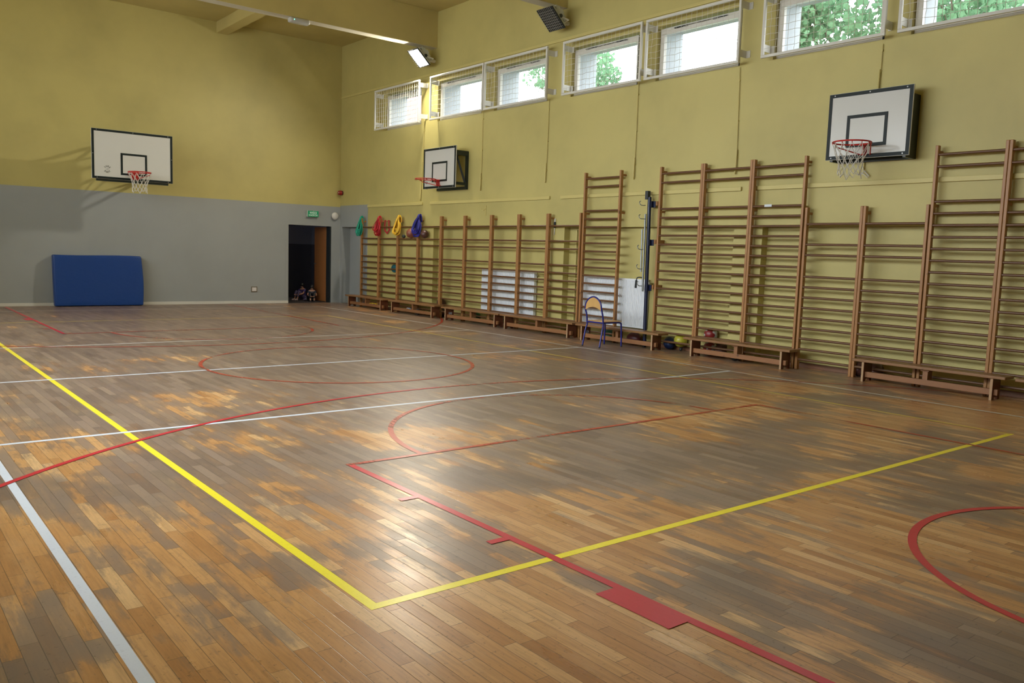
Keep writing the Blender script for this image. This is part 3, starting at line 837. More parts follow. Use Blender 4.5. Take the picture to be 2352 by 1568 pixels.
radiator('white ribbed radiator behind the low wall bars', -8.10, -6.38, 0.27, 1.135)
radiator('white ribbed radiator behind the single tall wall bars and blue chair', -11.03, -9.50, 0.28, 1.12)
bm = BM()
tube(bm, [(0.11, -8.16, 1.075), (0.11, -8.44, 1.075)], 0.011, 8); tube(bm, [(0.11, -8.16, 0.33), (0.11, -8.44, 0.33)], 0.011, 8)
tag(obj('heating_pipe', bm, M_duct), 'thin yellow heating pipes leaving the first radiator on its right', 'pipe', 'yellow heating pipes')
bm = BM(); tube(bm, [(0.11, -9.02, 1.06), (0.11, -9.42, 1.06)], 0.011, 8); tube(bm, [(0.11, -9.20, 0.0), (0.11, -9.20, 1.95)], 0.014, 8); tube(bm, [(0.11, -9.27, 0.0), (0.11, -9.27, 1.95)], 0.014, 8)
tag(obj('heating_pipe', bm, M_duct), 'yellow upright heating pipes in the niche left of the second radiator', 'pipe', 'yellow heating pipes')
t = thing('pull_switch', 'small black and white pull handle on the wall behind the low wall bars', 'handle', (0, -8.72, 1.98))
bm = BM(); box(bm, -0.03, -0.001, -8.74, -8.70, 1.99, 2.10, 0.004); obj('grip', bm, M_black, t)
bm = BM(); box(bm, -0.02, -0.001, -8.735, -8.705, 2.10, 2.16, 0.003); tube(bm, [(-0.02, -8.72, 1.99), (-0.02, -8.715, 1.86)], 0.007, 6); obj('stem', bm, M_cage, t)
t = thing('wall_hook', 'small yellow painted hook on the wall over the first radiator', 'hook', (0, -6.52, 2.26))
bm = BM(); box(bm, -0.012, 0, -6.53, -6.51, 2.25, 2.46, 0.002); obj('plate', bm, M_duct, t)
bm = BM(); tube(bm, [(-0.01, -6.52, 2.39), (-0.05, -6.50, 2.36), (-0.06, -6.46, 2.36), (-0.06, -6.44, 2.40)], 0.007, 6); obj('hook', bm, M_duct, t)

# ------------------------------------------------------------------ benches
def bench(y_far, y_near, label, sticker=None, worn=0):
    xf, xb, zt = -0.405, -0.152, 0.285
    t = thing('gym_bench', label, 'bench', ((xf + xb) / 2, (y_far + y_near) / 2, 0), 'low wooden gym benches along the wall')
    bm = BM(); box(bm, xf, xb, y_near, y_far, zt - 0.035, zt, 0.006); obj('seat', bm, M_bseat, t)
    for yy in (y_near + 0.13, y_far - 0.16):
        bm = BM()
        prism(bm, [(xf + 0.02, yy, 0.0), (xf + 0.075, yy, 0.0), (xf + 0.085, yy, 0.035), (xb - 0.085, yy, 0.035), (xb - 0.075, yy, 0.0), (xb - 0.02, yy, 0.0), (xb - 0.02, yy, zt - 0.035), (xf + 0.02, yy, zt - 0.035)], (0, 0.03, 0))
        lg = obj('leg', bm, M_bleg, t)
        bm = BM(); box(bm, xf + 0.016, xf + 0.02, yy + 0.001, yy + 0.029, 0.0, zt - 0.036)
        e = subpart('worn_edge', bm, M_bend, lg)
    xm = xf + 0.085
    bm = BM(); box(bm, xm - 0.025, xm + 0.025, y_near + 0.09, y_far - 0.11, 0.055, 0.125, 0.004); obj('beam', bm, M_bbeam, t)
    ym = (y_near + y_far) / 2
    bm = BM(); box(bm, xm - 0.02, xm + 0.10, ym - 0.03, ym + 0.03, 0.125, zt - 0.035); box(bm, xm - 0.04, xm + 0.12, ym - 0.05, ym + 0.05, zt - 0.055, zt - 0.036)
    obj('middle_support', bm, M_bbeam, t)
    if sticker:
        bm = BM(); ys = y_far - 0.162; box(bm, xf + 0.10, xf + 0.19, ys, ys + 0.001, 0.12, 0.17)
        obj('sticker', bm, mat('scuffed_white_sticker', lambda n, b: n.put(b, 'Base Color', n.mix(n.ramp(n.noise(n.coord(), 90, 2), [(0.5, 0.0), (0.56, 1.0)]), (0.5, 0.5, 0.5), (0.08, 0.08, 0.1)))), t)
BEN = [(-1.10, -3.02, 'first from the corner, under the green bibs'), (-3.27, -5.27, 'second from the corner, under the blue bibs'),
       (-5.53, -7.56, 'third from the corner, green ball beneath it'), (-7.61, -9.72, 'left of the blue chair and its bench'),
       (-9.80, -11.74, 'directly behind the blue chair'), (-12.25, -14.12, 'under the three tall wall bars, red and white balls behind'),
       (-15.03, -16.86, 'nearest whole one, at the far right'), (-16.96, -18.9, 'cut off by the right picture edge')]
for k_, (a, c, s) in enumerate(BEN): bench(a, c, 'low brown wooden gym bench, ' + s, k_ in (2, 4))

# ------------------------------------------------------------------ balls and bibs
def ball_mat(name, color, stripe=None, second=None):
    def f(n, b):
        co = n.coord(); x, y, z = n.sep(co)[:3]
        col = color
        if second:
            w = n.noise(co, 9.0, 1.0)
            col = n.mix(n.ramp(w, [(0.50, 0.0), (0.52, 1.0)]), color, second)
        if stripe:
            m1 = n.m('MINIMUM', n.m('ABSOLUTE', x), n.m('MINIMUM', n.m('ABSOLUTE', y), n.m('ABSOLUTE', z)))
            col = n.mix(n.ramp(m1, [(0.0025, 1.0), (0.0035, 0.0)]), col, stripe)
        if not isinstance(col, tuple): n.put(b, 'Base Color', col)
        n.put(b, 'Normal', n.bump(n.noise(co, 260, 1), 0.15, 0.001))
    return mat(name, f, color=color, rough=0.38)
def ball(label, c, r, m, sq=(1, 1, 1), valve=True, name='ball'):
    bm = BM(); bmesh.ops.create_uvsphere(bm, u_segments=32, v_segments=20, radius=r)
    for v in bm.verts: v.co = Vector((v.co.x * sq[0], v.co.y * sq[1], v.co.z * sq[2]))
    o = obj(name, bm, m, None, True); o.location = c; o.rotation_euler = (random.uniform(-1, 1), random.uniform(-1, 1), random.uniform(-2, 2)) if sq == (1, 1, 1) else (0, 0, 0)
    return tag(o, label, 'ball')
M_bb = ball_mat('brown_basketball', (0.24, 0.075, 0.045), (0.02, 0.015, 0.012))
M_bb2 = ball_mat('dark_brown_ball', (0.085, 0.032, 0.025), (0.012, 0.01, 0.01))
ball('reddish brown basketball lying on a rung left of the blue bibs', (-0.118, -3.79, 1.873), 0.115, M_bb)
ball('dark brown ball on the same rung, mostly hidden right of the blue bibs', (-0.112, -4.37, 1.853), 0.094, M_bb2)
ball('dark ball on the rung, almost hidden right of the yellow bibs', (-0.118, -3.47, 1.80), 0.045, mat('dark_ball', color=(0.02, 0.03, 0.025), rough=0.5), name='ball')
ball('teal ball squeezed behind the low wall bars between red and yellow bibs', (-0.050, -2.95, 1.022), 0.098, ball_mat('teal_rubber', (0.006, 0.10, 0.13)), (0.45, 1.4, 1))
ball('brown ball on top of another behind the fifth low wall bars', (0.03, -4.90, 0.318), 0.106, M_bb2)
ball('dark brown ball on the floor under another, behind the second bench end', (0.03, -4.90, 0.106), 0.106, M_bb2)
ball('grey ball under the second bench', (-0.222, -4.30, 0.071), 0.070, mat('grey_rubber', color=(0.09, 0.08, 0.07), rough=0.6))
ball('dark green ball under the third bench', (0.03, -6.22, 0.112), 0.110, ball_mat('dark_green_rubber', (0.016, 0.085, 0.022)))
ball('shiny green ball on the floor behind the blue chair', (0.03, -10.24, 0.110), 0.108, ball_mat('green_rubber', (0.03, 0.13, 0.06)))
ball('dark red flattened ball behind the fifth bench', (0.03, -10.83, 0.105), 0.104, ball_mat('dark_red_rubber', (0.09, 0.014, 0.018)), (1, 1.45, 1.0))
ball('glossy navy ball between the benches, left of the yellow one', (0.03, -11.62, 0.108), 0.106, ball_mat('navy_rubber', (0.008, 0.02, 0.065)))
ball('yellow ball between two benches', (0.03, -11.845, 0.170), 0.109, ball_mat('yellow_rubber', (0.44, 0.40, 0.04)))
ball('small black ball on the floor under the yellow one', (0.03, -11.86, 0.030), 0.030, mat('black_rubber', color=(0.015, 0.015, 0.015), rough=0.5))
M_rw = ball_mat('red_and_white_ball', (0.19, 0.013, 0.013), None, (0.40, 0.40, 0.40))
ball('red and white football, upper one of two, above the sixth bench', (0.03, -12.44, 0.328), 0.108, M_rw)
ball('red and white football, lower one of two, behind the sixth bench', (0.03, -12.44, 0.110), 0.109, M_rw)
ball('large dark brown ball on the floor right of the red and white footballs', (0.03, -12.665, 0.110), 0.108, M_bb2)
ball('dark red brown ball at the far end of the nearest whole bench', (0.03, -14.90, 0.110), 0.108, M_bb2)
ball('dark brown ball second from the far end of the nearest whole bench', (0.03, -15.13, 0.110), 0.108, M_bb2)
ball('yellow and black ball low behind the sixth bench, right of the brown one', (-0.222, -13.10, 0.071), 0.070, ball_mat('yellow_black_ball', (0.30, 0.19, 0.02), None, (0.02, 0.02, 0.02)))
bm = BM(); ribbon(bm, [(-0.325, -2.28, 0.130), (-0.32, -2.36, 0.150), (-0.33, -2.44, 0.138), (-0.32, -2.52, 0.152), (-0.325, -2.60, 0.131)], 0.05, (0, 0, 1), 0.006)
tag(obj('yellow_bib', bm, mat('yellow_cloth', color=(0.75, 0.50, 0.03), rough=0.8)), 'crumpled yellow cloth lying on the beam of the first bench', 'cloth')
bm = BM(); ribbon(bm, [(-0.325, -4.02, 0.130), (-0.32, -4.07, 0.150), (-0.33, -4.12, 0.136), (-0.32, -4.18, 0.131)], 0.045, (0, 0, 1), 0.007)
tag(obj('paper_wrapper', bm, mat('white_blue_wrapper', lambda n, b: n.put(b, 'Base Color', n.mix(n.ramp(n.noise(n.coord(), 30, 1), [(0.5, 0.0), (0.55, 1.0)]), (0.6, 0.58, 0.62), (0.1, 0.25, 0.4))))), 'crumpled white and blue wrapper on the beam of the second bench', 'wrapper')

def bibs(name, label, yp, colr, seed, drop=0.40, lean=0.10, loops=9, wide=0.030, peg=True):
    rd = random.Random(seed)
    m = mat(name + '_cloth', lambda n, b: n.put(b, 'Normal', n.bump(n.noise(n.scale(n.coord(), (18, 18, 4)), 1.0, 3), 0.8, 0.01)), color=colr, rough=0.6)
    bm = BM()
    for k_ in range(loops):
        d = drop * rd.uniform(0.70, 1.0); u = k_ / max(1, loops - 1)
        xo = XP0 - 0.012 - 0.10 * u * rd.uniform(0.6, 1.0)           # how far the loop swings out from the post
        side = (-1) ** k_
        yt = yp + side * 0.012
        yl = yp + lean * rd.uniform(0.3, 1.0); yr = yp - 0.05 - 0.05 * rd.random()
        top = 2.258 + 0.003 * k_
        pts = [(-0.085, yt + 0.02 * side, top - 0.16 * rd.uniform(.5, 1)), (-0.088, yt + 0.01 * side, top - 0.03), (-0.10, yt, top), (-0.135, yt, top + 0.004), (XP0 - 0.014, yt, top - 0.03),
               ((XP0 + xo) / 2 - 0.01, (yt + yl) / 2, top - d * 0.40), (xo, yl, top - d * 0.80), (xo - 0.012, yl - 0.015, top - d * 0.98), (xo, (yl + yr) / 2, top - d * 1.03),
               (xo + 0.02, yr + 0.01, top - d * 0.92), ((XP0 + xo) / 2 + 0.0, yr, top - d * 0.55), (XP0 - 0.012, yt - 0.02, top - 0.10), (XP0 - 0.006, yt - 0.01, top - 0.02)]
        P = smooth_path(pts, 4)
        wv = [wide * (0.8 + 0.5 * abs(math.sin(0.5 * q + k_))) for q in range(len(P))]
        ribbon(bm, P, wv, (0.75, 0.65 * side, 0.1), 0.0045)
    o = obj(name, bm, m, None, True)
    return tag(o, label, 'bibs', 'coloured bibs hung on the wall bar posts')
bibs('sports_bibs', 'bunch of green training bibs hung on the first low post', -1.42, (0.0, 0.26, 0.16), 1, 0.46, 0.10, 10)
bibs('sports_bibs', 'bunch of red training bibs hung on the second low post', -2.335, (0.42, 0.008, 0.012), 2, 0.44, 0.14, 8)
bibs('sports_bibs', 'bunch of yellow training bibs hung on the third low post', -3.27, (0.72, 0.44, 0.02), 3, 0.42, 0.14, 9)
bibs('sports_bibs', 'bunch of dark blue training bibs hung on the fourth low post', -4.17, (0.012, 0.012, 0.22), 4, 0.46, 0.20, 11, 0.04)
bm = BM()
for s_, dd in ((0, 0.30), (0.02, 0.33)):
    ribbon(bm, [(-0.07, -2.52 + s_, 2.19), (-0.06, -2.47 + s_, 2.02), (-0.06, -2.50 + s_, 1.93), (-0.05, -2.58, 1.88 - s_), (-0.05, -2.66 - s_, 1.95), (-0.05, -2.64 - s_, 2.10), (-0.05, -2.645 - s_, 2.19)], 0.028, (1, 0.3, 0), 0.004)
ribbon(bm, [(-0.07, -2.52, 2.19), (-0.06, -2.58, 2.16), (-0.05, -2.645, 2.19)], 0.01, (1, 0.3, 0), 0.003)
tag(obj('sports_bib', bm, mat('red_loop_cloth', color=(0.32, 0.008, 0.012), rough=0.7), None, True), 'single red bib loop hanging right of the red bunch', 'bib')

# ------------------------------------------------------------------ chair
t = thing('school_chair', 'blue tubular school chair with plywood seat and arched back, facing the wall bars', 'chair', (-0.74, -10.80, 0))
ya_, yb_ = -10.645, -11.02
zs_ = 0.425
XR = -0.93
bm = BM()
loop = [(XR, ya_, zs_ - 0.01), (XR - 0.015, ya_, 0.52), (XR - 0.05, ya_ + 0.0, 0.63), (XR - 0.055, ya_ - 0.02, 0.72), (XR - 0.055, ya_ - 0.085, 0.79), (XR - 0.055, (ya_ + yb_) / 2, 0.825),
        (XR - 0.055, yb_ + 0.085, 0.79), (XR - 0.055, yb_ + 0.02, 0.72), (XR - 0.05, yb_, 0.63), (XR - 0.015, yb_, 0.52), (XR, yb_, zs_ - 0.01)]
tube(bm, smooth_path(loop), 0.0135, 10); obj('back_hoop', bm, M_blue_t, t, True)
for yy in (ya_, yb_):
    s_ = 0.012 if yy == ya_ else -0.012
    bm = BM(); tube(bm, smooth_path([(XR, yy, zs_ - 0.01), (XR + 0.005, yy, 0.36), (XR - 0.02, yy + s_ * 0.5, 0.28), (XR - 0.075, yy + s_, 0.0)]), 0.0135, 10); obj('leg', bm, M_blue_t, t, True)
    bm = BM(); tube(bm, smooth_path([(XR + 0.36, yy, zs_ - 0.02), (XR + 0.40, yy, zs_ - 0.03), (XR + 0.425, yy, zs_ - 0.075), (XR + 0.435, yy + s_, 0.0)]), 0.0135, 10); obj('leg', bm, M_blue_t, t, True)
bm = BM()
for yy in (ya_, yb_): tube(bm, [(XR, yy, zs_ - 0.02), (XR + 0.37, yy, zs_ - 0.02)], 0.0135, 8)
tube(bm, [(XR, ya_, zs_ - 0.02), (XR, yb_, zs_ - 0.02)], 0.0135, 8); tube(bm, [(XR + 0.33, ya_, zs_ - 0.02), (XR + 0.33, yb_, zs_ - 0.02)], 0.0135, 8)
obj('seat_frame', bm, M_blue_t, t, True)
bm = BM(); box(bm, XR - 0.0, XR + 0.43, yb_ - 0.004, ya_ + 0.004, zs_ - 0.008, zs_ + 0.004, 0.005); obj('seat', bm, M_ply, t)
# arched plywood back with a curved lower edge
yc = (ya_ + yb_) / 2; hw = (ya_ - yb_) / 2
pts = []
for k_ in range(0, 25):
    a = PI * k_ / 24; pts.append((yc + (hw - 0.006) * math.cos(a), 0.68 + 0.14 * math.sin(a)))
pts += [(yc - hw + 0.006, 0.605)]
for k_ in range(1, 12):
    u = k_ / 12; pts.append((yc - hw + 0.006 + 2 * (hw - 0.006) * u, 0.605 + 0.055 * math.sin(PI * u)))
pts += [(yc + hw - 0.006, 0.605)]
bm = BM(); prism(bm, [(XR - 0.058, p[0], p[1]) for p in pts], (0.008, 0, 0)); obj('backrest', bm, M_ply, t)
bm = BM()
for (x_, y_) in ((XR - 0.075, ya_ + 0.012), (XR - 0.075, yb_ - 0.012), (XR + 0.435, ya_ + 0.012), (XR + 0.435, yb_ - 0.012)): cyl(bm, (x_, y_, 0), (x_, y_, 0.02), 0.014, 10)
obj('foot_cap', bm, M_black, t)

# ------------------------------------------------------------------ stored volleyball post
t = thing('volleyball_post', 'navy volleyball post clamped upright to the wall with steel rail and crank', 'volleyball post', (-0.15, -11.17, 0))
bm = BM(); tube(bm, [(-0.115, -11.20, 0.0), (-0.110, -11.15, 2.48)], 0.032, 14); obj('pole', bm, M_navy, t, True)
bm = BM(); box(bm, -0.16, -0.09, -11.15, -11.09, 2.44, 2.58, 0.004); obj('top_cap', bm, M_black, t)
bm = BM(); tube(bm, [(-0.20, -11.175, 0.93), (-0.175, -11.135, 2.20)], 0.017, 10); tube(bm, [(-0.215, -11.13, 1.25), (-0.20, -11.10, 1.95)], 0.013, 8); obj('rail', bm, M_chrome, t, True)
bm = BM(); tube(bm, smooth_path([(-0.18, -11.17, 1.15), (-0.22, -11.12, 1.16), (-0.25, -11.09, 1.15), (-0.26, -11.08, 1.10)]), 0.009, 8); obj('crank', bm, M_black, t, True)
bm = BM(); tube(bm, [(-0.26, -11.08, 1.11), (-0.265, -11.075, 0.98)], 0.019, 10); obj('crank_grip', bm, M_black, t, True)
for z_, y_ in ((1.62, -11.12), (1.30, -11.12), (1.02, -11.15), (2.34, -11.12), (2.12, -11.12)):
    bm = BM(); tube(bm, smooth_path([(-0.20, y_ - 0.03, z_), (-0.25, y_ + 0.01, z_), (-0.27, y_ + 0.03, z_ + 0.02), (-0.265, y_ + 0.045, z_ + 0.055), (-0.25, y_ + 0.03, z_ + 0.07)]), 0.007, 6); obj('hook', bm, M_chrome, t, True)
for z_, xw in ((2.36, 0.0), (1.735, 0.14), (0.99, 0.14)):
    bm = BM(); box(bm, -0.10, -0.085, -11.27, -11.12, z_ - 0.05, z_ + 0.05, 0.003); box(bm, -0.15, -0.085, -11.225, -11.215, z_ - 0.05, z_ + 0.05); obj('clamp_plate', bm, M_navy, t)
    bm = BM(); box(bm, -0.085, xw, -11.30, -11.22, z_ - 0.02, z_ + 0.05, 0.003); obj('clamp_block', bm, M_post, t)

# ------------------------------------------------------------------ far wall small things
t = thing('crash_mat', 'blue vinyl gym mat leaning upright against the far wall', 'mat', (-6.03, -0.15, 0))
bm = BM(); box(bm, -6.945, -5.125, -0.29, -0.10, 0.005, 1.13, 0.03, None, 4)
bmesh.ops.subdivide_edges(bm, edges=[e for e in bm.edges if e.calc_length() > 0.3], cuts=10, use_grid_fill=True)
for v in bm.verts:
    f_ = v.co.z / 1.13
    v.co.y += 0.07 * f_
    v.co.z += 0.008 * math.sin(v.co.x * 3.1) * f_ 
    if v.co.x > -5.2: v.co.x += 0.03 * math.sin(f_ * PI) - 0.02 * f_
    if v.co.x < -6.8: v.co.x += -0.012 * f_
for v in bm.verts: v.co.y = min(v.co.y, -0.015)
obj('cover', bm, M_mat, t, True)
bm = BM(); ribbon(bm, [(-6.93, -0.302, 0.03), (-6.5, -0.303, 0.034), (-5.6, -0.303, 0.034), (-5.15, -0.302, 0.03)], 0.012, (0, 1, 0), 0.002); obj('seam', bm, M_mat, t)

t = thing('exit_sign', 'green box sign over the doorway reading WYJŚCIE EWAKUACYJNE', 'exit sign', (-0.81, 0, 2.26))
sx0, sx1, sz0, sz1 = -0.975, -0.672, 2.262, 2.418
bm = BM(); box(bm, sx0 - 0.02, sx1, -0.075, -T, sz0 - 0.004, sz1 + 0.004, 0.006); obj('box', bm, mat('grey_white_sign_box', color=(0.42, 0.45, 0.40), rough=0.5), t)
bm = BM(); box(bm, sx0, sx1 - 0.002, -0.079, -0.0755, sz0, sz1); obj('green_panel', bm, mat('green_sign_panel', color=(0.008, 0.20, 0.09), rough=0.3, emit=(0.01, 0.30, 0.12), emit_s=0.25), t)
bm = BM()
mx = Matrix(((1, 0, 0, 0), (0, 0, -1, 0), (0, 1, 0, 0), (0, 0, 0, 1)))
for s_, sz, zc, wmax in (('WYJŚCIE', 0.085, 2.362, 0.20), ('EWAKUACYJNE', 0.055, 2.302, 0.25)):
    me = text_mesh(s_, sz, 0.001)
    w_ = max(v.co.x for v in me.vertices) - min(v.co.x for v in me.vertices)
    k_ = min(1.0, wmax / w_)
    add_mesh(bm, me, Matrix.Translation(((sx0 + sx1) / 2, -0.081, zc)) @ mx @ Matrix.Diagonal((k_, 1, 1, 1)))
obj('lettering', bm, mat('white_sign_letters', color=(0.7, 0.75, 0.7), emit=(0.7, 0.8, 0.7), emit_s=0.25), t)

t = thing('wall_lamp', 'round white unlit lamp in the corner right of the doorway', 'lamp', (-0.19, 0, 2.32))
bm = BM(); bmesh.ops.create_uvsphere(bm, u_segments=28, v_segments=14, radius=0.098)
for v in bm.verts: v.co = Vector((v.co.x - 0.185, v.co.y * 0.55 - 0.055, v.co.z + 2.318))
obj('globe', bm, mat('opal_globe', color=(0.62, 0.60, 0.55), rough=0.3), t, True)
bm = BM(); cyl(bm, (-0.185, -0.03, 2.318), (-0.185, -T, 2.318), 0.075, 20); obj('base', bm, M_cage, t)
t = thing('alarm_sounder', 'round red alarm sounder high in the room corner', 'alarm', (0, -0.10, 2.94))
bm = BM(); cyl(bm, (-0.045, -0.105, 2.935), (0, -0.105, 2.935), 0.060, 20); obj('base', bm, mat('dark_red_base', color=(0.08, 0.01, 0.01)), t)
bm = BM(); cyl(bm, (-0.115, -0.105, 2.935), (-0.045, -0.105, 2.935), 0.055, 20, 0.068); obj('dome', bm, mat('red_alarm_plastic', color=(0.28, 0.01, 0.01), rough=0.35), t, True)
bm = BM(); cyl(bm, (-0.120, -0.125, 2.94), (-0.113, -0.125, 2.94), 0.014, 10); obj('lens', bm, mat('white_lens', color=(0.7, 0.65, 0.6)), t)
t = thing('wall_socket', 'white wall plate in a brown surround low on the far wall', 'socket', (-2.39, 0, 0.30))
bm = BM(); frame_xz(bm, -0.018, -T, -2.465, -2.31, 0.295, 0.43, 0.018, 0.002); obj('surround', bm, mat('brown_surround', color=(0.17, 0.14, 0.09)), t)
bm = BM(); box(bm, -2.446, -2.329, -0.012, -T, 0.314, 0.411, 0.002); obj('plate', bm, mat('white_plate', color=(0.66, 0.62, 0.6), rough=0.4), t)
# emergency light under the first beam
t = thing('emergency_light', 'rounded translucent emergency light fixed under the ceiling beam', 'emergency light', (-3.27, -4.45, 5.9))
bm = BM(); box(bm, -3.48, -3.06, -4.60, -4.44, 5.865, 5.962, 0.035, None, 4)
for v in bm.verts: pass
obj('diffuser', bm, mat('grey_diffuser', color=(0.42, 0.42, 0.40), rough=0.25), t, True)
bm = BM(); box(bm, -3.45, -3.09, -4.54, -4.44, 5.94, 5.964, 0.004); obj('base', bm, M_cage, t)
bm = BM(); bmesh.ops.create_uvsphere(bm, u_segments=10, v_segments=8, radius=0.010, matrix=Matrix.Translation((-3.40, -4.602, 5.915))); obj('indicator', bm, mat('green_indicator', color=(0.2, 1, 0.7), emit=(0.25, 1.0, 0.7), emit_s=2.5), t)
# bracket and cord under the near board
t = thing('cord_cleat', 'small cleat with loose cord under the near side hoop', 'cleat', (0, -14.80, 2.70))
bm = BM(); box(bm, -0.03, -0.001, -14.79, -14.76, 2.73, 2.82, 0.003); obj('plate', bm, M_duct, t)
bm = BM(); tube(bm, smooth_path([(-0.035, -14.775, 2.77), (-0.04, -14.79, 2.70), (-0.04, -14.76, 2.68), (-0.04, -14.80, 2.67), (-0.04, -14.86, 2.62)]), 0.006, 6); tube(bm, [(-0.03, -14.80, 2.71), (-0.03, -14.87, 2.64)], 0.008, 6); obj('cord', bm, M_net, t)

# ------------------------------------------------------------------ doors
bm = BM(); box(bm, -0.29, -0.25, 0.205, 0.95, 0.01, DZ - 0.02, 0.003)
d = struct('door_1', bm, M_door)
bm = BM(); cyl(bm, (-0.29, 0.88, 1.02), (-0.34, 0.88, 1.02), 0.011, 8); cyl(bm, (-0.335, 0.88, 1.02), (-0.335, 0.77, 1.02), 0.010, 8); subpart('door_handle', bm, M_chrome, d)

area_light('corridor_fill', (-3.1, 1.2, 1.9), (1, 0.1, -0.25), 0.8, 0.8, 3.0, (0.75, 0.85, 1.0))  # added bluish fill that brightens the corridor
# ------------------------------------------------------------------ children sitting in the dark corridor
def skin_body(name, verts, edges_, radii, m, parent, root=0):
    me = bpy.data.meshes.new(name); me.from_pydata(verts, edges_, []); me.materials.append(m)
    o = bpy.data.objects.new(name, me); COL.objects.link(o); o.parent = parent
    o.location = -Vector(parent['_w']) if parent.type == 'EMPTY' else (0, 0, 0)
    sk = o.modifiers.new('skin', 'SKIN'); sk.use_smooth_shade = True
    for i_, r_ in enumerate(radii):
        me.skin_vertices[0].data[i_].radius = (r_, r_)
        me.skin_vertices[0].data[i_].use_root = (i_ == root)
    sb = o.modifiers.new('subdivision', 'SUBSURF'); sb.levels = 2; sb.render_levels = 2
    return o
def person(label, P, s, skin, top, legs, hair, shoes, turn=0.0):
    """sitting on the floor with raised knees, hugging them; P pelvis on floor, faces -x turned by turn"""
    R = Matrix.Rotation(turn, 3, 'Z')
    def W(x, y, z): v = R @ Vector((x * s, y * s, z * s)); return (P[0] + v.x, P[1] + v.y, P[2] + v.z)
    t = thing('person', label, 'person', (P[0], P[1], 0))
    V = [(0, 0, .10), (0.02, 0, .24), (-.02, 0, .40), (-.04, 0, .50), (-.06, 0, .56), (-.08, 0, .64), (-.09, 0, .72),
         (0, .09, .10), (-.34, .10, .42), (-.42, .09, .10), (-.45, .09, .04), (-.56, .09, .03),
         (0, -.09, .10), (-.34, -.10, .42), (-.42, -.09, .10), (-.45, -.09, .04), (-.56, -.09, .03),
         (-.04, .16, .47), (-.20, .20, .30), (-.40, .10, .26), (-.46, .06, .25),
         (-.04, -.16, .47), (-.20, -.20, .30), (-.40, -.10, .26), (-.46, -.06, .25)]
    E = [(0, 1), (1, 2), (2, 3), (3, 4), (4, 5), (5, 6), (0, 7), (7, 8), (8, 9), (9, 10), (10, 11), (0, 12), (12, 13), (13, 14), (14, 15), (15, 16),
         (3, 17), (17, 18), (18, 19), (19, 20), (3, 21), (21, 22), (22, 23), (23, 24)]
    Rr = [.10, .105, .11, .10, .045, .085, .07, .08, .055, .04, .035, .03, .08, .055, .04, .035, .03, .055, .04, .03, .028, .055, .04, .03, .028]
    skin_body('body', [W(*v) for v in V], E, [r_ * s for r_ in Rr], skin, t)
    # hands: five short fingers each
    for sy in (1, -1):
        b_ = BM()
        for k_ in range(4):
            y_ = sy * (.06 - .018 * k_) ; L_ = (.055, .065, .06, .045)[k_]
            tube(b_, [W(-.47, y_, .255), W(-.47 - L_ * .6, y_ - sy * .012, .25), W(-.47 - L_ * .8, y_ - sy * .02, .235)], .008 * s, 6, rs=[.009 * s, .008 * s, .006 * s])
        tube(b_, [W(-.45, sy * .07, .245), W(-.475, sy * .055, .225), W(-.50, sy * .04, .22)], .009 * s, 6, rs=[.01 * s, .009 * s, .007 * s])
        obj('hand', b_, skin, t, True)
    # shirt with sleeves
    skin_body('shirt', [W(*v) for v in [(0, 0, .12), (.02, 0, .24), (-.02, 0, .40), (-.04, 0, .50), (-.04, .16, .47), (-.14, .19, .36), (-.04, -.16, .47), (-.14, -.19, .36)]],
              [(0, 1), (1, 2), (2, 3), (3, 4), (4, 5), (3, 6), (6, 7)], [r_ * s for r_ in (.115, .12, .125, .11, .065, .055, .065, .055)], top, t)
    skin_body('trousers', [W(*v) for v in [(0, 0, .10), (0, .09, .10), (-.34, .10, .42), (-.42, .09, .14), (0, -.09, .10), (-.34, -.10, .42), (-.42, -.09, .14)]],
              [(0, 1), (1, 2), (2, 3), (0, 4), (4, 5), (5, 6)], [r_ * s for r_ in (.11, .09, .065, .05, .09, .065, .05)], legs, t)
    # hair cap, eyes, nose
    b_ = BM(); bmesh.ops.create_uvsphere(b_, u_segments=16, v_segments=12, radius=.105 * s, matrix=Matrix.Translation(W(-.065, 0, .70)))
    obj('hair', b_, hair, t, True)
    for sy in (1, -1):
        b_ = BM()
        for (a_, c_, r_) in (((-.42, sy * .09, .032), (-.50, sy * .09, .032), .038), ((-.50, sy * .09, .032), (-.60, sy * .09, .026), .034)): tube(b_, [W(*a_), W(*c_)], r_ * s, 10)
        obj('shoe', b_, shoes, t, True)
    return t
skin = mat('skin', color=(0.42, 0.22, 0.15), rough=0.5, sub=0.1)
person('child in a purple top and white shoes sitting on the corridor floor', (-0.52, 1.16, 0), 0.60, skin, mat('purple_top', color=(0.06, 0.04, 0.17)), mat('purple_leggings', color=(0.10, 0.08, 0.17)),
       mat('black_hair', color=(0.01, 0.01, 0.01)), mat('white_red_shoe', color=(0.55, 0.42, 0.42)), 0.3)
person('child in dark clothes with bare forearms crouching beside the open door', (-0.50, 0.66, 0), 0.56, skin, mat('dark_navy_top', color=(0.012, 0.015, 0.035)), mat('black_trousers', color=(0.01, 0.012, 0.014)),
       mat('dark_hair', color=(0.012, 0.01, 0.012)), mat('dark_shoe', color=(0.02, 0.02, 0.02)), 1.2)
person('larger dark figure sitting at the left jamb of the doorway, only the head showing', (-1.17, 1.05, 0.0), 1.0, skin, mat('black_top', color=(0.008, 0.008, 0.008)), mat('black_legs', color=(0.008, 0.008, 0.008)),
       mat('black_hair_2', color=(0.006, 0.005, 0.005)), mat('dark_shoe_2', color=(0.01, 0.01, 0.01)), 0.4)

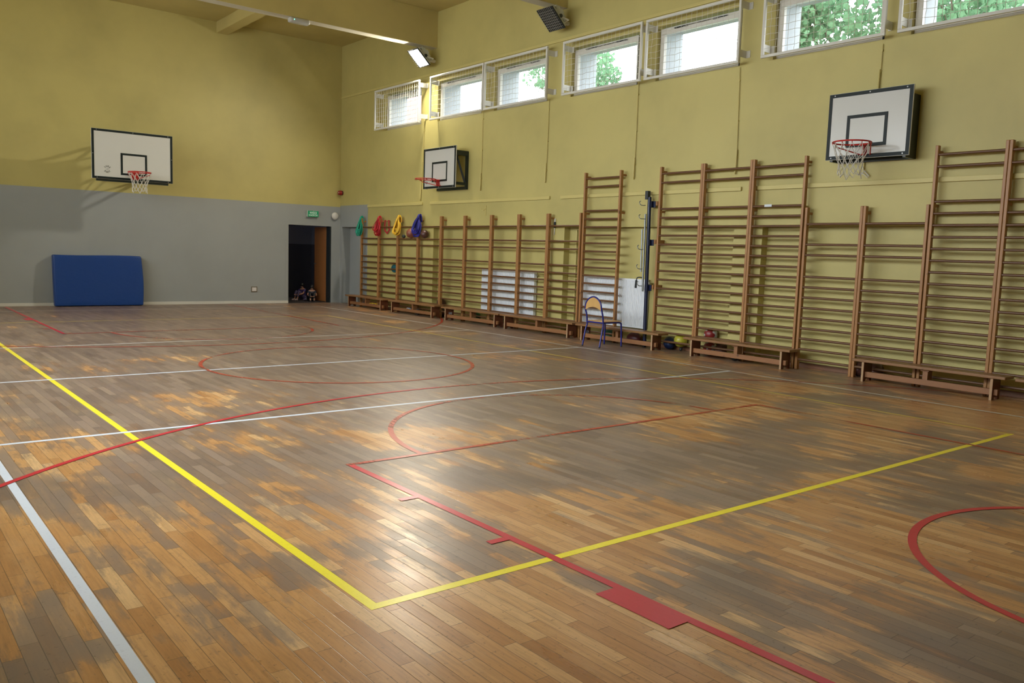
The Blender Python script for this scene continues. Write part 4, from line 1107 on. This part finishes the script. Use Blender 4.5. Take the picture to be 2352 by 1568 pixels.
# ------------------------------------------------------------------ outdoors
bm = BM(); box(bm, 0.75, 60, -45, 60, -1.2, -1.0); o = struct('ground_outside', bm, mat('grass_ground', b_wall((0.06, 0.11, 0.03), 0.1), rough=0.9))
def b_leaf(n, b):
    nt = n.nt
    out = nt.nodes['Material Output']
    tr = n.new('ShaderNodeBsdfTranslucent'); df = n.new('ShaderNodeBsdfDiffuse'); mx = n.new('ShaderNodeMixShader'); mx.inputs[0].default_value = 0.5
    c = n.mix(n.noise(n.coord(), 1.3, 2), (0.10, 0.22, 0.14), (0.22, 0.38, 0.22))
    nt.links.new(c, tr.inputs[0]); nt.links.new(c, df.inputs[0])
    nt.links.new(df.outputs[0], mx.inputs[1]); nt.links.new(tr.outputs[0], mx.inputs[2]); nt.links.new(mx.outputs[0], out.inputs[0])
M_leaf = mat('maple_leaf', b_leaf)
M_bark = wood('grey_bark', (0.20, 0.18, 0.16), (0.10, 0.085, 0.075), 'z', 0.9)
def tree(label, base, hgt, blobs, nleaf, seed, size=0.11):
    rd = random.Random(seed)
    t = thing('tree', label, 'tree', base)
    bx, by, bz = base
    top = Vector((bx, by, bz + hgt))
    bm = BM(); tube(bm, smooth_path([(bx, by, bz), (bx + .1, by + .1, bz + hgt * .3), (bx - .1, by + .2, bz + hgt * .6), (bx, by, bz + hgt * .95)]), .2, 10,
                    rs=[.28 - .2 * i_ / 18 for i_ in range(19)]); obj('trunk', bm, M_bark, t, True)
    for (c, r_) in blobs:
        bm = BM()
        st = Vector((bx, by, bz + hgt * rd.uniform(.35, .6)))
        mid = st.lerp(Vector(c), .5) + Vector((0, rd.uniform(-.4, .4), .4))
        tube(bm, smooth_path([st, mid, Vector(c)]), .05, 6, rs=[.085 - .06 * i_ / 12 for i_ in range(13)])
        for q in range(5):
            e_ = Vector(c) + Vector((rd.uniform(-1, 1), rd.uniform(-1, 1), rd.uniform(-.6, 1))) * r_ * .8
            tube(bm, [mid.lerp(Vector(c), .6), e_], .015, 5)
        obj('branch', bm, M_bark, t, True)
    verts = []; faces = []
    shape = [(-.05, -.45), (-.38, -.30), (-.30, -.02), (-.52, .18), (-.22, .22), (0, .60), (.22, .22), (.52, .18), (.30, -.02), (.38, -.30), (.05, -.45)]
    for _ in range(nleaf):
        c, r_ = blobs[rd.randrange(len(blobs))]
        while True:
            d_ = Vector((rd.uniform(-1, 1), rd.uniform(-1, 1), rd.uniform(-1, 1)))
            if d_.length < 1: break
        p = Vector(c) + d_ * r_
        sc_ = size * rd.uniform(.6, 1.3)
        q = Matrix.Rotation(rd.uniform(0, 6.28), 3, 'Z') @ Matrix.Rotation(rd.uniform(.5, 1.9), 3, 'X') @ Matrix.Rotation(rd.uniform(0, 6.28), 3, 'Z')
        k0 = len(verts)
        for (a_, b2) in shape: verts.append(p + q @ Vector((a_ * sc_, b2 * sc_, .08 * sc_ * abs(a_))))
        faces.append(list(range(k0, k0 + len(shape))))
    me = bpy.data.meshes.new('foliage'); me.from_pydata(verts, [], faces)
    fo = obj('foliage', me, M_leaf, t); fo['kind'] = 'stuff'
tree('leafy green tree outside the two nearest high windows', (8.2, -11.6, -1.0), 9.5,
     [((6.6, -12.6, 6.6), 1.3), ((6.4, -11.2, 7.0), 1.3), ((6.9, -13.6, 6.4), 1.3), ((6.6, -10.0, 6.3), 1.1), ((7.2, -12.0, 8.0), 1.4), ((6.2, -9.6, 7.2), 0.9), ((5.6, -13.4, 5.9), 1.0), ((6.4, -8.9, 6.6), 0.85)], 6500, 5, 0.15)
tree('paler tree seen faintly through the fourth high window', (9.5, 1.2, -1.0), 9.5,
     [((8.0, -0.4, 7.4), 1.3), ((8.0, 0.9, 8.0), 1.2), ((7.6, -1.6, 6.9), 0.9)], 2200, 9, 0.14)
t = thing('building', 'red walled building outside, glimpsed through the farthest high window', 'building', (8, 30, -1))
bm = BM(); box(bm, -2, 17.4, 23.0, 40, -1, 19); obj('wall', bm, mat('red_facade', color=(0.62, 0.20, 0.19), rough=0.8), t)
bm = BM(); box(bm, -2.2, 17.6, 22.8, 40.2, 19, 19.4); obj('roof', bm, M_reveal, t)

for o in bpy.data.objects:
    if '_w' in o.keys(): del o['_w']
